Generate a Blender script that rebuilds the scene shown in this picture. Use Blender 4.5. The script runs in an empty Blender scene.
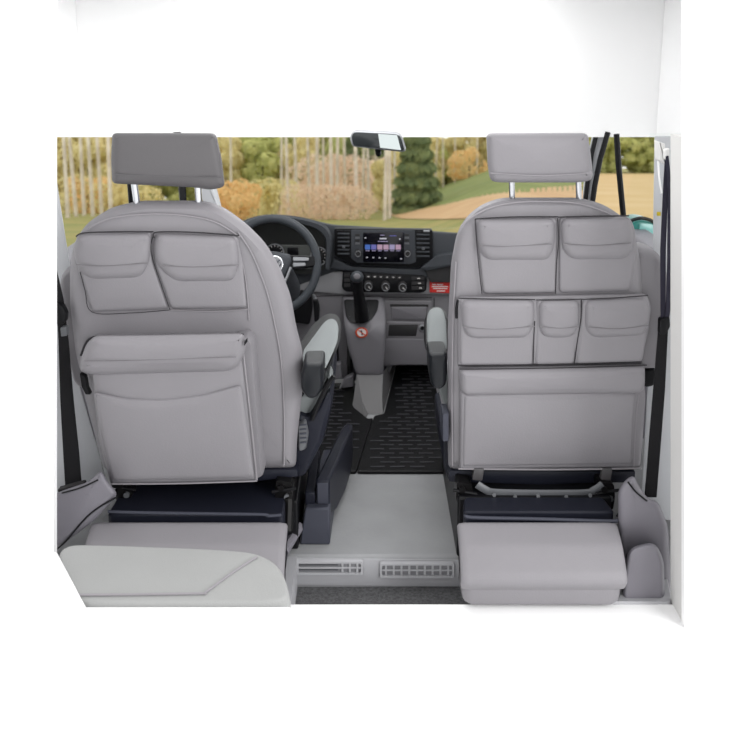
import bpy, bmesh, math, random
from mathutils import Vector, noise
R = math.radians
random.seed(7)
C = bpy.context.scene.collection
SC = bpy.context.scene

# ------------------------------------------------------------------ camera, world, light, exposure
TH = R(12.0); FPX = 900.0; CAMZ = 1.22; CU, CV = 370.0, 233.0
cam_data = bpy.data.cameras.new('camera'); cam = bpy.data.objects.new('camera', cam_data); C.objects.link(cam)
cam.location = (0, 0, CAMZ); cam.rotation_euler = (R(90) - TH, 0, 0)
cam_data.sensor_width = 36; cam_data.lens = FPX / 740 * 36; cam_data.shift_y = -(370 - CV) / 740
cam_data.clip_start = 0.05; cam_data.clip_end = 600
cam_data.dof.use_dof = True; cam_data.dof.focus_distance = 2.1; cam_data.dof.aperture_fstop = 6.3
SC.camera = cam
world = bpy.data.worlds.new('overcast_sky'); SC.world = world; world.use_nodes = True
bg = world.node_tree.nodes['Background']; bg.inputs[0].default_value = (1, 1, 1, 1); bg.inputs[1].default_value = 0.92
def area(name, loc, target, size, energy, col=(1, 1, 1)):
    l = bpy.data.lights.new(name, 'AREA'); l.energy = energy; l.size = size; l.color = col
    o = bpy.data.objects.new(name, l); C.objects.link(o); o.location = loc
    o.rotation_euler = (Vector(target) - Vector(loc)).to_track_quat('-Z', 'Y').to_euler()
    return o
area('side_door_daylight', (2.6, -0.9, 1.9), (-0.1, 2.0, 0.5), 1.6, 60)
area('cab_fill_light', (0, 2.55, 1.39), (0, 2.6, 0), .9, 6)  # unseen fill lamp, added to brighten dash, floor and armrests
SC.view_settings.view_transform = 'Standard'; SC.view_settings.look = 'None'
SC.view_settings.exposure = 0.67; SC.view_settings.gamma = 1.0; SC.view_settings.use_curve_mapping = False

# ------------------------------------------------------------------ rays of the photograph
SN, CS = math.sin(TH), math.cos(TH)
def ray(u, v):
    t = (v - CV) / FPX
    return Vector(((u - CU) / FPX, CS - t * SN, -(SN + t * CS)))
def P(u, v, Y):
    d = ray(u, v); s = Y / d.y
    return Vector((d.x * s, Y, CAMZ + d.z * s))
def PZ(u, v, z):
    d = ray(u, v); s = (z - CAMZ) / d.z
    return Vector((d.x * s, d.y * s, z))
def plane(Y0, kv=0.0, v0=200.0, ku=0.0, u0=0.0, lean=0.0):
    def F(u, v, off):
        q = P(u, v, Y0 + kv * (v - v0) + ku * (u - u0))
        return q + Vector((0, -off, off * lean))
    return F
def wide(Y0, kv=0.0, v0=200.0):
    """like plane(), for deep upholstery whose back widens a little"""
    return lambda u, v, off: P(u, v, Y0 + kv * (v - v0) - off)
def level(z):
    return lambda u, v, off: PZ(u, v, z) + Vector((0, 0, off))
def plan(z):
    return lambda x, y, off: Vector((x, y, z + off))
def section(x0, sgn=1):
    return lambda y, z, off: Vector((x0 + sgn * off, y, z))

# ------------------------------------------------------------------ materials
def mat(name, col, rough=0.5, metal=0.0, bump=0.0, bscale=200.0, vary=0.0, vscale=6.0, spec=0.4, emit=None, estr=1.0):
    m = bpy.data.materials.new(name); m.use_nodes = True
    nt = m.node_tree; b = nt.nodes['Principled BSDF']
    if name not in ('white_panel', 'lit', 'mirror_glass', 'chrome'): col = tuple(c * .74 for c in col)
    b.inputs['Base Color'].default_value = (*col, 1); b.inputs['Roughness'].default_value = rough
    b.inputs['Metallic'].default_value = metal; b.inputs['Specular IOR Level'].default_value = spec
    tc = nt.nodes.new('ShaderNodeTexCoord')
    if vary:
        n = nt.nodes.new('ShaderNodeTexNoise'); n.inputs['Scale'].default_value = vscale; n.inputs['Detail'].default_value = 4
        nt.links.new(tc.outputs['Object'], n.inputs['Vector'])
        r = nt.nodes.new('ShaderNodeValToRGB')
        r.color_ramp.elements[0].color = (*[c * (1 - vary) for c in col], 1); r.color_ramp.elements[0].position = 0.3
        r.color_ramp.elements[1].color = (*[min(1, c * (1 + vary)) for c in col], 1); r.color_ramp.elements[1].position = 0.7
        nt.links.new(n.outputs['Fac'], r.inputs['Fac']); nt.links.new(r.outputs['Color'], b.inputs['Base Color'])
    if bump:
        n = nt.nodes.new('ShaderNodeTexNoise'); n.inputs['Scale'].default_value = bscale; n.inputs['Detail'].default_value = 3
        nt.links.new(tc.outputs['Object'], n.inputs['Vector'])
        bp = nt.nodes.new('ShaderNodeBump'); bp.inputs['Strength'].default_value = bump; bp.inputs['Distance'].default_value = 0.004
        nt.links.new(n.outputs['Fac'], bp.inputs['Height']); nt.links.new(bp.outputs['Normal'], b.inputs['Normal'])
    if emit:
        b.inputs['Emission Color'].default_value = (*emit, 1); b.inputs['Emission Strength'].default_value = estr
    return m
def srgb(r, g, b, k=1.0):
    f = lambda c: ((c / 255 + 0.055) / 1.055) ** 2.4 if c > 10 else c / 255 / 12.92
    return tuple(f(c) * k for c in (r, g, b))
M = {}
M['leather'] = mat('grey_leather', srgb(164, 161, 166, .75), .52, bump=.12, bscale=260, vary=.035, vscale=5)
M['leather_shaded'] = mat('headrest_leather', srgb(132, 129, 132, .52), .52, bump=.12, bscale=260, vary=.035)  # grey leather darkened for the shade on the left headrest
M['fabric'] = mat('pale_armrest_fabric', srgb(172, 178, 179, .6), .8, bump=.3, bscale=500)
M['bench'] = mat('bench_fabric', srgb(190, 191, 190, .76), .85, bump=.3, bscale=400, vary=.03)
M['piping'] = mat('pale_piping', srgb(174, 170, 175, .76), .6)
M['seam'] = mat('dark_seam', srgb(44, 42, 46), .7)
M['ventback'] = mat('vent_shadow', srgb(138, 138, 142), .6)
M['hinge'] = mat('dark_hinge_cover', srgb(32, 34, 38), .32, spec=0.2)
M['clip'] = mat('dark_clip', srgb(84, 82, 84), .4)
M['crease'] = mat('flap_crease', srgb(150, 147, 151, .68), .6)
M['softseam'] = mat('grey_seam', srgb(104, 100, 104), .7)
M['navy'] = mat('navy_plastic', srgb(33, 35, 46), .42, bump=.15, bscale=600, spec=0.2)
M['navy2'] = mat('slate_plastic', srgb(70, 72, 83), .45, bump=.15, bscale=600, spec=0.2)
M['black'] = mat('black_plastic', srgb(22, 22, 25), .4, spec=0.2)
M['blackmetal'] = mat('black_steel', srgb(24, 23, 24), .35, metal=.4)
M['glossblack'] = mat('gloss_black', srgb(18, 18, 21), .3, spec=0.2)
M['chrome'] = mat('chrome', srgb(200, 202, 206), .18, metal=1.0)
M['silver'] = mat('silver_paint', srgb(170, 172, 176), .3, metal=.6)
M['dash'] = mat('charcoal_dash', srgb(72, 75, 80), .55, bump=.25, bscale=500, spec=0.2)
M['dash_mid'] = mat('grey_dash', srgb(128, 126, 130), .55, bump=.2, bscale=500)
M['dash_light'] = mat('light_grey_dash', srgb(160, 160, 163), .55, bump=.2, bscale=500)
M['column'] = mat('grey_console', srgb(126, 124, 129), .5, bump=.2, bscale=500)
M['footing'] = mat('pale_tunnel_trim', srgb(124, 123, 124, .9), .6, bump=.2, bscale=400)
M['recess'] = mat('dark_recess', srgb(58, 57, 58), .6, spec=0.2)
M['wheel'] = mat('wheel_leather', srgb(66, 70, 75), .42, bump=.15, bscale=500, spec=0.2)
M['floor'] = mat('grey_floor_vinyl', srgb(166, 167, 169), .55, bump=.15, bscale=120, vary=.06, vscale=9)
M['stepgrey'] = mat('grey_step_plastic', srgb(186, 186, 190), .5, bump=.12, bscale=300)
M['pillartrim'] = mat('grey_pillar_plastic', srgb(150, 147, 156, .72), .5, bump=.15, bscale=400)
M['carpet'] = mat('charcoal_carpet', srgb(104, 104, 106), .95, bump=1.0, bscale=350, vary=.35, vscale=160)
M['white'] = mat('white_panel', (.93, .93, .93), .6)
M['wallgrey'] = mat('pale_wall_panel', srgb(228, 227, 225, 1.15), .6)
M['pillar'] = mat('pale_pillar', srgb(205, 207, 211, 1.1), .5)
M['belt'] = mat('black_webbing', srgb(27, 26, 29), .75, bump=.5, bscale=700, spec=0.2)
M['beltnavy'] = mat('navy_webbing', srgb(52, 50, 64), .75, bump=.5, bscale=700, spec=0.2)
M['teal'] = mat('teal_paint', srgb(44, 128, 120), .2)
M['tealglass'] = mat('mirror_back_teal', srgb(120, 178, 174), .25)
M['red'] = mat('red_label', srgb(214, 50, 44), .5)
M['orange'] = mat('orange_red_ring', srgb(225, 84, 48), .5)
M['whiteprint'] = mat('white_print', srgb(236, 232, 230), .5)
M['yellow'] = mat('yellow_tag', srgb(214, 190, 40), .5)
M['screen'] = mat('display_glass', (.004, .004, .008), .15)
M['knobgrey'] = mat('grey_knob', srgb(104, 106, 110), .4)
def emis(name, c, s=.4): return mat(name, (.01, .01, .01), .3, emit=srgb(*c), estr=s)
M['e_white'] = emis('lit_white', (215, 215, 225)); M['e_blue'] = emis('lit_blue', (60, 110, 200)); M['e_violet'] = emis('lit_violet', (110, 110, 190))
M['e_pink'] = emis('lit_pink', (200, 165, 190)); M['e_lilac'] = emis('lit_lilac', (175, 165, 205))
M['mirrorglass'] = mat('mirror_glass', (.55, .6, .6), .04, metal=1.0)
def glass(name, tint=(.96, .98, .97)):
    m = bpy.data.materials.new(name); m.use_nodes = True; nt = m.node_tree; nt.nodes.clear()
    o = nt.nodes.new('ShaderNodeOutputMaterial'); mx = nt.nodes.new('ShaderNodeMixShader')
    t = nt.nodes.new('ShaderNodeBsdfTransparent'); t.inputs[0].default_value = (*tint, 1)
    g = nt.nodes.new('ShaderNodeBsdfGlossy'); g.inputs['Roughness'].default_value = .02
    mx.inputs[0].default_value = .03
    nt.links.new(t.outputs[0], mx.inputs[1]); nt.links.new(g.outputs[0], mx.inputs[2]); nt.links.new(mx.outputs[0], o.inputs[0])
    return m
M['glass'] = glass('window_glass')
def leafmat(name, a, b, scale=1.3, lucent=False):
    m = bpy.data.materials.new(name); m.use_nodes = True; nt = m.node_tree; p = nt.nodes['Principled BSDF']
    p.inputs['Roughness'].default_value = .8; p.inputs['Specular IOR Level'].default_value = .1
    tc = nt.nodes.new('ShaderNodeTexCoord'); n = nt.nodes.new('ShaderNodeTexNoise'); n.inputs['Scale'].default_value = scale; n.inputs['Detail'].default_value = 5
    r = nt.nodes.new('ShaderNodeValToRGB'); r.color_ramp.elements[0].position = .35; r.color_ramp.elements[1].position = .65
    r.color_ramp.elements[0].color = (*a, 1); r.color_ramp.elements[1].color = (*b, 1)
    nt.links.new(tc.outputs['Object'], n.inputs['Vector']); nt.links.new(n.outputs['Fac'], r.inputs['Fac']); nt.links.new(r.outputs['Color'], p.inputs['Base Color'])
    if lucent:
        tl_ = nt.nodes.new('ShaderNodeBsdfTranslucent'); mx = nt.nodes.new('ShaderNodeMixShader'); mx.inputs[0].default_value = .5
        nt.links.new(r.outputs['Color'], tl_.inputs['Color']); nt.links.new(p.outputs[0], mx.inputs[1]); nt.links.new(tl_.outputs[0], mx.inputs[2])
        nt.links.new(mx.outputs[0], nt.nodes['Material Output'].inputs['Surface'])
    return m
# floor mat: black rubber with rows of short raised bars is real geometry; bump grain here, plus tread glints put into the bar colour
M['rubber'] = mat('black_rubber', srgb(20, 20, 22), .5, bump=.2, bscale=400, spec=0.2)
M['barglint'] = mat('rubber_bar_glint', srgb(74, 74, 78), .32, spec=0.2)

# ------------------------------------------------------------------ mesh helpers
def wloc(o):
    v = Vector((0, 0, 0))
    while o is not None:
        v += o.location; o = o.parent
    return v
def obj(name, bm, m, parent=None, smooth=True, bevel=0, auto=40):
    bmesh.ops.remove_doubles(bm, verts=bm.verts, dist=1e-6)
    bmesh.ops.recalc_face_normals(bm, faces=bm.faces)
    if parent is not None: base = wloc(parent)
    else:
        mn = Vector([min(v.co[i] for v in bm.verts) for i in range(3)]); mx = Vector([max(v.co[i] for v in bm.verts) for i in range(3)])
        base = Vector(((mn.x + mx.x) / 2, (mn.y + mx.y) / 2, mn.z))
    for v in bm.verts: v.co -= base
    me = bpy.data.meshes.new(name)
    if smooth:
        for f in bm.faces: f.smooth = True
        for e in bm.edges:
            if len(e.link_faces) == 2 and e.calc_face_angle(0) > R(auto): e.smooth = False
    bm.to_mesh(me); bm.free()
    for mm in (m if isinstance(m, (list, tuple)) else [m]): me.materials.append(mm)
    o = bpy.data.objects.new(name, me); C.objects.link(o)
    if parent is not None: o.parent = parent
    else: o.location = base
    if bevel:
        b = o.modifiers.new('bevel', 'BEVEL'); b.width = bevel; b.segments = 2; b.limit_method = 'ANGLE'; b.angle_limit = R(35)
    return o
def tag(o, label=None, cat=None, group=None, kind=None):
    if label: o['label'] = label
    if cat: o['category'] = cat
    if group: o['group'] = group
    if kind: o['kind'] = kind
    return o
def thing(name, loc, label, cat, group=None):
    o = bpy.data.objects.new(name, None); C.objects.link(o); o.location = loc; o.empty_display_size = .1
    return tag(o, label, cat, group)
def struct(name, bm, m, label, parent=None, **k):
    o = obj(name, bm, m, parent, **k)
    if parent is None: tag(o, label, name.split('_')[0], None, 'structure')
    return o
def fillet(pts, r, seg=5, step=0):
    out = []; n = len(pts)
    for i, p in enumerate(pts):
        rr = r
        if len(p) > 2: rr = p[2]
        p = Vector(p[:2]); a = Vector(pts[i - 1][:2]); b = Vector(pts[(i + 1) % n][:2])
        if rr <= 0: out.append(p); continue
        da = min(rr, (a - p).length * .49); db = min(rr, (b - p).length * .49)
        s = p + (a - p).normalized() * da; e = p + (b - p).normalized() * db
        for k in range(seg + 1):
            t = k / seg; out.append(s * (1 - t) ** 2 + p * 2 * t * (1 - t) + e * t * t)
    if step:
        o2 = []
        for i, p in enumerate(out):
            q = out[(i + 1) % len(out)]; k = max(1, int((q - p).length / step))
            for j in range(k): o2.append(p + (q - p) * (j / k))
        out = o2
    return out
def inset(poly, d):
    n = len(poly); area_ = sum(poly[i - 1].x * poly[i].y - poly[i].x * poly[i - 1].y for i in range(n))
    sg = 1 if area_ > 0 else -1; out = []
    for i, p in enumerate(poly):
        a = (p - poly[i - 1]); b = (poly[(i + 1) % n] - p)
        if a.length < 1e-9: a = b
        if b.length < 1e-9: b = a
        a = a.normalized(); b = b.normalized()
        na = Vector((-a.y, a.x)) * sg; nb = Vector((-b.y, b.x)) * sg
        m = na + nb
        if m.length < 1e-6: m = na
        m.normalize(); c = max(.5, m.dot(na))
        out.append(p + m * (d / c))
    return out
def slab(bm, F, outline, prof, bulge=0.0, fill=(.94, .84, .7, .5, .28), back=True):
    """outline: 2-D points; prof: (inset, offset) rings from back to front; F(a, b, off) gives the point in the place"""
    pts = [Vector(p[:2]) for p in outline]; rings = []
    for ins, off in prof:
        q = inset(pts, ins) if abs(ins) > 1e-9 else pts
        rings.append([bm.verts.new(F(p.x, p.y, off)) for p in q])
    n = len(pts); last2 = inset(pts, prof[-1][0]) if abs(prof[-1][0]) > 1e-9 else pts
    c = sum(last2, Vector((0, 0))) / n
    if bulge or fill:
        x0, x1 = min(p.x for p in last2), max(p.x for p in last2); y0, y1 = min(p.y for p in last2), max(p.y for p in last2)
        def crown(x, y, s):
            nx = (2 * x - x0 - x1) / (x1 - x0); ny = (2 * y - y0 - y1) / (y1 - y0)
            return bulge * (1 - nx * nx) * (1 - ny * ny) * min(1, (1 - s) / .12)
        for s in fill:
            rings.append([])
            for p in last2:
                x, y = c.x + (p.x - c.x) * s, c.y + (p.y - c.y) * s
                rings[-1].append(bm.verts.new(F(x, y, prof[-1][1] + crown(x, y, s))))
    for A, B in zip(rings, rings[1:]):
        for i in range(n):
            try: bm.faces.new((A[i], A[(i + 1) % n], B[(i + 1) % n], B[i]))
            except ValueError: pass
    if fill:
        cv = bm.verts.new(F(c.x, c.y, prof[-1][1] + crown(c.x, c.y, 0)))
        for i in range(n): bm.faces.new((rings[-1][i], rings[-1][(i + 1) % n], cv))
    else: bm.faces.new(rings[-1])
    if back:
        bm.faces.new(rings[0][::-1])
    return bm
def puff(F, outline, depth, h, r=4, ins=6, bulge=0.0, step=7, rim=None):
    """soft upholstered pad rising h above F's surface with a rounded rim"""
    o = fillet(outline, r, 5, step)
    pr = [(0, -depth), (0, h * .1)]
    for k in range(1, 6):
        a = k / 5 * math.pi / 2
        pr.append((ins * (1 - math.cos(a)), h * (.1 + .9 * math.sin(a))))
    return slab(bmesh.new(), F, o, pr, bulge)
def hard(F, outline, depth, h, r=2, bev=1.0, bulge=0, step=0, bm=None, fill=()):
    o = fillet(outline, r, 4, step)
    b = bm if bm is not None else bmesh.new()
    return slab(b, F, o, [(0, -depth), (0, h - .002 if h > .004 else h * .5), (bev * .3, h - (.0006 if h > .004 else h * .15)), (bev, h)], bulge, fill=fill)
def rect(u0, v0, u1, v1): return [(u0, v0), (u1, v0), (u1, v1), (u0, v1)]
def ell(cu, cv, a, b, n=28): return [(cu + a * math.cos(2 * math.pi * k / n), cv + b * math.sin(2 * math.pi * k / n)) for k in range(n)]
def spline(pts, n=8):
    pts = [Vector(p) for p in pts]; out = []
    for i in range(len(pts) - 1):
        p0 = pts[max(0, i - 1)]; p1 = pts[i]; p2 = pts[i + 1]; p3 = pts[min(len(pts) - 1, i + 2)]
        for k in range(n):
            t = k / n
            out.append(.5 * ((2 * p1) + (p2 - p0) * t + (2 * p0 - 5 * p1 + 4 * p2 - p3) * t * t + (3 * p1 - p0 - 3 * p2 + p3) * t ** 3))
    out.append(pts[-1]); return out
def tube(bm, pts, r, n=8, closed=False, rr=None):
    pts = [Vector(p) for p in pts]; rings = []; N = len(pts); prev = None
    for i, p in enumerate(pts):
        a = pts[i - 1] if (i or closed) else p; b = pts[(i + 1) % N] if (i < N - 1 or closed) else p
        t = (b - a).normalized()
        ref = prev if prev is not None else (Vector((0, 0, 1)) if abs(t.z) < .9 else Vector((1, 0, 0)))
        x = (ref - t * ref.dot(t)).normalized(); y = t.cross(x); prev = x
        q = rr[i] if rr else r
        rings.append([bm.verts.new(p + x * q * math.cos(2 * math.pi * k / n) + y * q * math.sin(2 * math.pi * k / n)) for k in range(n)])
    rng = range(N) if closed else range(N - 1)
    for i in rng:
        A, B = rings[i], rings[(i + 1) % N]
        for k in range(n): bm.faces.new((A[k], A[(k + 1) % n], B[(k + 1) % n], B[k]))
    if not closed: bm.faces.new(rings[0][::-1]); bm.faces.new(rings[-1])
    return bm
def strip(bm, pts, wv, w, th=.002, nrm=None):
    """flat webbing along pts, width w across wv"""
    pts = [Vector(p) for p in pts]; rings = []; N = len(pts)
    for i, p in enumerate(pts):
        t = (pts[min(N - 1, i + 1)] - pts[max(0, i - 1)]).normalized(); x = Vector(wv); x = (x - t * x.dot(t)).normalized(); y = t.cross(x)
        ww = w[i] if isinstance(w, (list, tuple)) else w
        rings.append([bm.verts.new(p + x * sx * ww / 2 + y * sy * th / 2) for sx, sy in ((-1, -1), (1, -1), (1, 1), (-1, 1))])
    for A, B in zip(rings, rings[1:]):
        for k in range(4): bm.faces.new((A[k], A[(k + 1) % 4], B[(k + 1) % 4], B[k]))
    bm.faces.new(rings[0][::-1]); bm.faces.new(rings[-1]); return bm
def bx(bm, x0, x1, y0, y1, z0, z1):
    v = [bm.verts.new((x, y, z)) for z in (z0, z1) for y in (y0, y1) for x in (x0, x1)]
    for f in ((0, 2, 3, 1), (4, 5, 7, 6), (0, 1, 5, 4), (2, 6, 7, 3), (0, 4, 6, 2), (1, 3, 7, 5)): bm.faces.new([v[i] for i in f])
    return bm
def hexa(bm, pts):
    v = [bm.verts.new(p) for p in pts]
    for f in ((0, 1, 2, 3), (4, 7, 6, 5), (0, 4, 5, 1), (1, 5, 6, 2), (2, 6, 7, 3), (3, 7, 4, 0)): bm.faces.new([v[i] for i in f])
    return bm
def seamline(F, pts, r=.0016, off=.001, n=6, smooth=True):
    q = spline([(a, b, 0) for a, b in pts], 6) if smooth else [Vector((a, b, 0)) for a, b in pts]
    return tube(bmesh.new(), [F(p.x, p.y, off) for p in q], r, n)

# ------------------------------------------------------------------ the setting
LOW = -.08
b = bmesh.new(); bx(b, -.9, .9, 1.968, 3.4, LOW - .04, 0)
struct('floor', b, M['floor'], 'grey vinyl cab floor between the two seats', bevel=.012)
b = bmesh.new(); bx(b, -.62, .5, 1.895, 1.9675, LOW - .04, LOW)
t = struct('trim_3', b, M['carpet'], 'charcoal carpet strip at the foot of the step')
b = bmesh.new(); bx(b, -1.3, 1.3, .3, PZ(370, 604.5, -.003).y, LOW - .04, -.003)
struct('trim_4', b, M['white'], 'pale living area floor')
# rounded grey step trim under the storage bags
F = level(0.0)
o = fillet([(472, 560), (665, 560), (673, 604), (600, 603.5), (540, 595), (500, 589.5), (474, 588)], 6, 5)
struct('trim_1', slab(bmesh.new(), F, o, [(0, LOW), (0, -.008), (1.5, 0.002)], fill=()), M['stepgrey'], 'grey plastic step trim under the right bag')
def wall(name, sgn, u, m, lab, y0, y1, out=.16, top=1.42):
    b = bmesh.new(); pts = []
    for z in (LOW, top):
        dep = y1 * CS + (CAMZ - z) * SN; x = (u - CU) / FPX * dep
        pts.append((x, z))
    (xa, za), (xb, zb) = pts
    hexa(b, [(xa, y0, za), (xa + sgn * out, y0, za), (xa + sgn * out, y1, za), (xa, y1, za), (xb, y0, zb), (xb + sgn * out, y0, zb), (xb + sgn * out, y1, zb), (xb, y1, zb)])
    return struct(name, b, m, lab, smooth=False)
wall('wall_left', -1, 57, M['white'], 'white bulkhead left of the driver seat', 1.73, 1.75, .6)
wall('wall_right', 1, 681.5, M['white'], 'white bulkhead right of the passenger seat', 1.70, 1.72, .6)
wall('trim_2', 1, 670.5, M['wallgrey'], 'pale wall edge beside the right belt', 1.722, 1.80, .05, 1.04)
# ceiling: a white header over the windscreen, rails over the door windows, the cab roof above
def zed(y): return CAMZ - .1036 * y
b = bmesh.new()
XH = 1.25
hexa(b, [(-XH, 2.9, zed(2.9)), (XH, 2.9, zed(2.9)), (XH, 2.95, zed(2.95)), (-XH, 2.95, zed(2.95)), (-XH, 2.9, 1.42), (XH, 2.9, 1.42), (XH, 2.95, 1.45), (-XH, 2.95, 1.45)])
for s in (-1, 1):
    hexa(b, [(s * .92, 1.76, zed(1.76)), (s * 1.0, 1.76, zed(1.76)), (s * 1.0, 2.899, zed(2.9)), (s * .92, 2.899, zed(2.9)), (s * .92, 1.76, 1.42), (s * 1.0, 1.76, 1.42), (s * 1.0, 2.899, 1.42), (s * .92, 2.899, 1.42)])
bx(b, -1.0, 1.0, 2.25, 2.95, 1.42, 1.45)
struct('ceiling', b, M['white'], 'white header above the windscreen and cab roof', smooth=False)
# doors and pillars
def door(name, s, lab):
    b = bmesh.new(); bx(b, min(s * .86, s * .94), max(s * .86, s * .94), 2.03, 3.25, -.08, .60)
    o = struct(name, b, M['pillartrim'], lab, bevel=.01)
    b = bmesh.new(); bx(b, min(s * .83, s * .859), max(s * .83, s * .859), 2.2, 3.0, .34, .42)
    obj('door_armrest', b, M['dash'], o, bevel=.01)
    return o
door('door_1', -1, 'left cab door'); door('door_2', 1, 'right cab door')
def pane(name, pts, lab):
    b = bmesh.new(); b.faces.new([b.verts.new(p) for p in pts])
    return struct(name, b, M['glass'], lab)
w1 = pane('window_1', [(-.72, 2.98, .97), (.72, 2.98, .97), (.80, 3.55, .48), (-.80, 3.55, .48)], 'windscreen')
w2 = pane('window_2', [(-.9, 2.05, 1.02), (-.9, 2.92, .93), (-.9, 3.2, .6), (-.9, 2.05, .6)], 'left cab door window')
w3 = pane('window_3', [(.9, 2.05, 1.02), (.9, 2.92, .93), (.9, 3.2, .6), (.9, 2.05, .6)], 'right cab door window')
b = bmesh.new(); tube(b, [P(616.5, 134, 2.55), P(618.5, 165, 2.55), P(623, 212, 2.55), P(626, 250, 2.55)], .0085, 8); obj('window_divider', b, M['black'], w3)
# A-pillars
F = plane(2.93, 0)
struct('trim_5', hard(F, [(597, 130), (610, 130), (600, 165), (593, 210), (585, 214), (588, 175)], .05, .01, 1), M['pillar'], 'pale right windscreen pillar')
b = bmesh.new(); tube(b, [P(608, 132, 2.90), P(600, 160, 2.90), P(595, 185, 2.90), P(591, 212, 2.90)], .009, 8); struct('trim_6', b, M['black'], 'black door seal on the right windscreen pillar')
b = bmesh.new(); tube(b, [P(597, 132, 2.91), P(592, 152, 2.91), P(587, 185, 2.91), P(584, 212, 2.91)], .008, 8); struct('trim_7', b, M['black'], 'black windscreen edge on the right pillar')
struct('trim_8', hard(F, [(196, 130), (206, 160), (219, 209), (206, 209), (198, 185), (188, 130)], .05, .01, 1), M['pillar'], 'pale left windscreen pillar')
b = bmesh.new(); tube(b, [P(177, 132, 2.90), P(180, 160, 2.90), P(184, 212, 2.90)], .012, 8); struct('trim_9', b, M['black'], 'black bar of the left door window')
# B-pillars
F = wide(2.04)
struct('trim_10', hard(F, [(654.5, 136), (676, 136), (672, 520), (640, 520), (652, 300)], .04, .01, 2), M['pillar'], 'pale right door pillar behind the belt')
F2 = plane(1.99)
struct('trim_11', hard(F2, [(657, 141), (663, 143), (663.5, 164), (658, 160)], .02, .016, 1), M['wallgrey'], 'pale belt guide cover on the right pillar')
b = bmesh.new(); tube(b, spline([P(658.5, 146, 2.01), P(658.5, 168, 2.0), P(660, 184, 2.0), P(661.5, 193, 2.01)], 5), .0022, 6)
struct('trim_12', b, M['white'], 'white grip edge on the right pillar')
struct('trim_13', hard(F, [(40, 136), (52, 150), (59, 195), (66, 240), (71, 270), (78, 380), (112, 500), (30, 500), (20, 300)], .04, .01, 2), M['pillar'], 'pale left door pillar behind the belt')
# lower pillar trims
def ptrim(name, bm, lab): return struct(name, bm, M['pillartrim'], lab, auto=50)
F = wide(1.86, .0004, 500)
tr = ptrim('trim_14', puff(F, [(618, 490), (626, 479), (634, 475), (638, 485), (648, 499), (658, 501), (668, 526), (672, 603), (606, 603), (622, 560), (618, 522)], .12, .02, 6, 7), 'grey moulded pillar foot right of the right bag')
b = seamline(F, [(628, 482), (636, 492), (647, 501)], .002, .021); obj('belt_slot', b, M['black'], tr)
F3 = wide(1.82)
obj('step_recess', puff(F3, [(628, 548), (655, 541), (664, 560), (665, 603), (622, 603), (624, 575)], .06, .02, 10, 4), M['pillartrim'], tr)
F = wide(1.85, .0003, 500)
tl = ptrim('trim_15', puff(F, [(40, 500), (64, 490), (88, 482), (101, 470), (108, 482), (118, 494), (95, 520), (58, 548), (40, 560)], .1, .02, 5, 5), 'grey moulded pillar foot left of the left bag')
b = seamline(F, [(117, 497), (98, 508), (84, 520), (66, 541), (57, 549)], .0022, .021); obj('seal', b, M['black'], tl)
b = seamline(F, [(62, 493), (80, 488), (98, 480)], .002, .021); obj('belt_slot', b, M['black'], tl)

F = plane(1.9665)
struct('trim_18', hard(F, [(287, 557.5), (462, 559.5), (466, 586.5), (285, 584.5)], 0, .0012, 2, .5), M['stepgrey'], 'floor step face around the vents, coloured paler to look lit')  # thin plate added over the step, its lit look put into the paler colour
# ------------------------------------------------------------------ step vents
def grille(u0, v0, u1, v1, n, lab, bars):
    F = plane(1.965); c = P((u0 + u1) / 2, v1, 1.966)
    t = thing('air_vent', (c.x, 1.966, c.z), lab, 'vent', 'vents in the floor step')
    # frame ring
    b = bmesh.new(); o = fillet(rect(u0 - 3, v0 - 3, u1 + 3, v1 + 3), 3, 4); i_ = fillet(rect(u0, v0, u1, v1), 1.5, 4)
    A = [b.verts.new(F(p.x, p.y, .001)) for p in o]; B = [b.verts.new(F(p.x, p.y, .007)) for p in inset(o, 1)]; D = [b.verts.new(F(p.x, p.y, .007)) for p in i_]; E = [b.verts.new(F(p.x, p.y, .001)) for p in i_]
    n_ = len(o)
    for X, Y in ((A, B), (B, D), (D, E)):
        for k in range(n_): b.faces.new((X[k], X[(k + 1) % n_], Y[(k + 1) % n_], Y[k]))
    obj('frame', b, M['stepgrey'], t)
    obj('backing', hard(F, rect(u0, v0, u1, v1), 0, .0015, .5, .3), M['ventback'], t)
    vm = (v0 + v1) / 2
    b = bmesh.new(); hard(F, rect(u0, vm - .7, u1, vm + .7), -.002, .006, .3, .2, bm=b); obj('slat', b, M['stepgrey'], t)
    for k in range(n):
        u = u0 + (u1 - u0) * (k + .5) / n
        if bars and 0 < k < n * .6: continue
        b = bmesh.new(); hard(F, rect(u - 1.1, v0, u + 1.1, v1), -.002, .0055, .3, .3, bm=b); obj('slat', b, M['stepgrey'], t)
    for k in range(bars):
        v = v0 + (v1 - v0) * (.25 + .5 * k)
        b = bmesh.new(); hard(F, rect(u0, v - .5, u0 + (u1 - u0) * .66, v + .5), -.002, .0045, .2, .2, bm=b); obj('slat', b, M['knobgrey'], t)
grille(294, 562, 361, 571.5, 9, 'left vent grille in the grey floor step, beside the bench', 2)
grille(382, 564, 452, 574.5, 9, 'right vent grille in the grey floor step, beside the right bag', 0)

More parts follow.
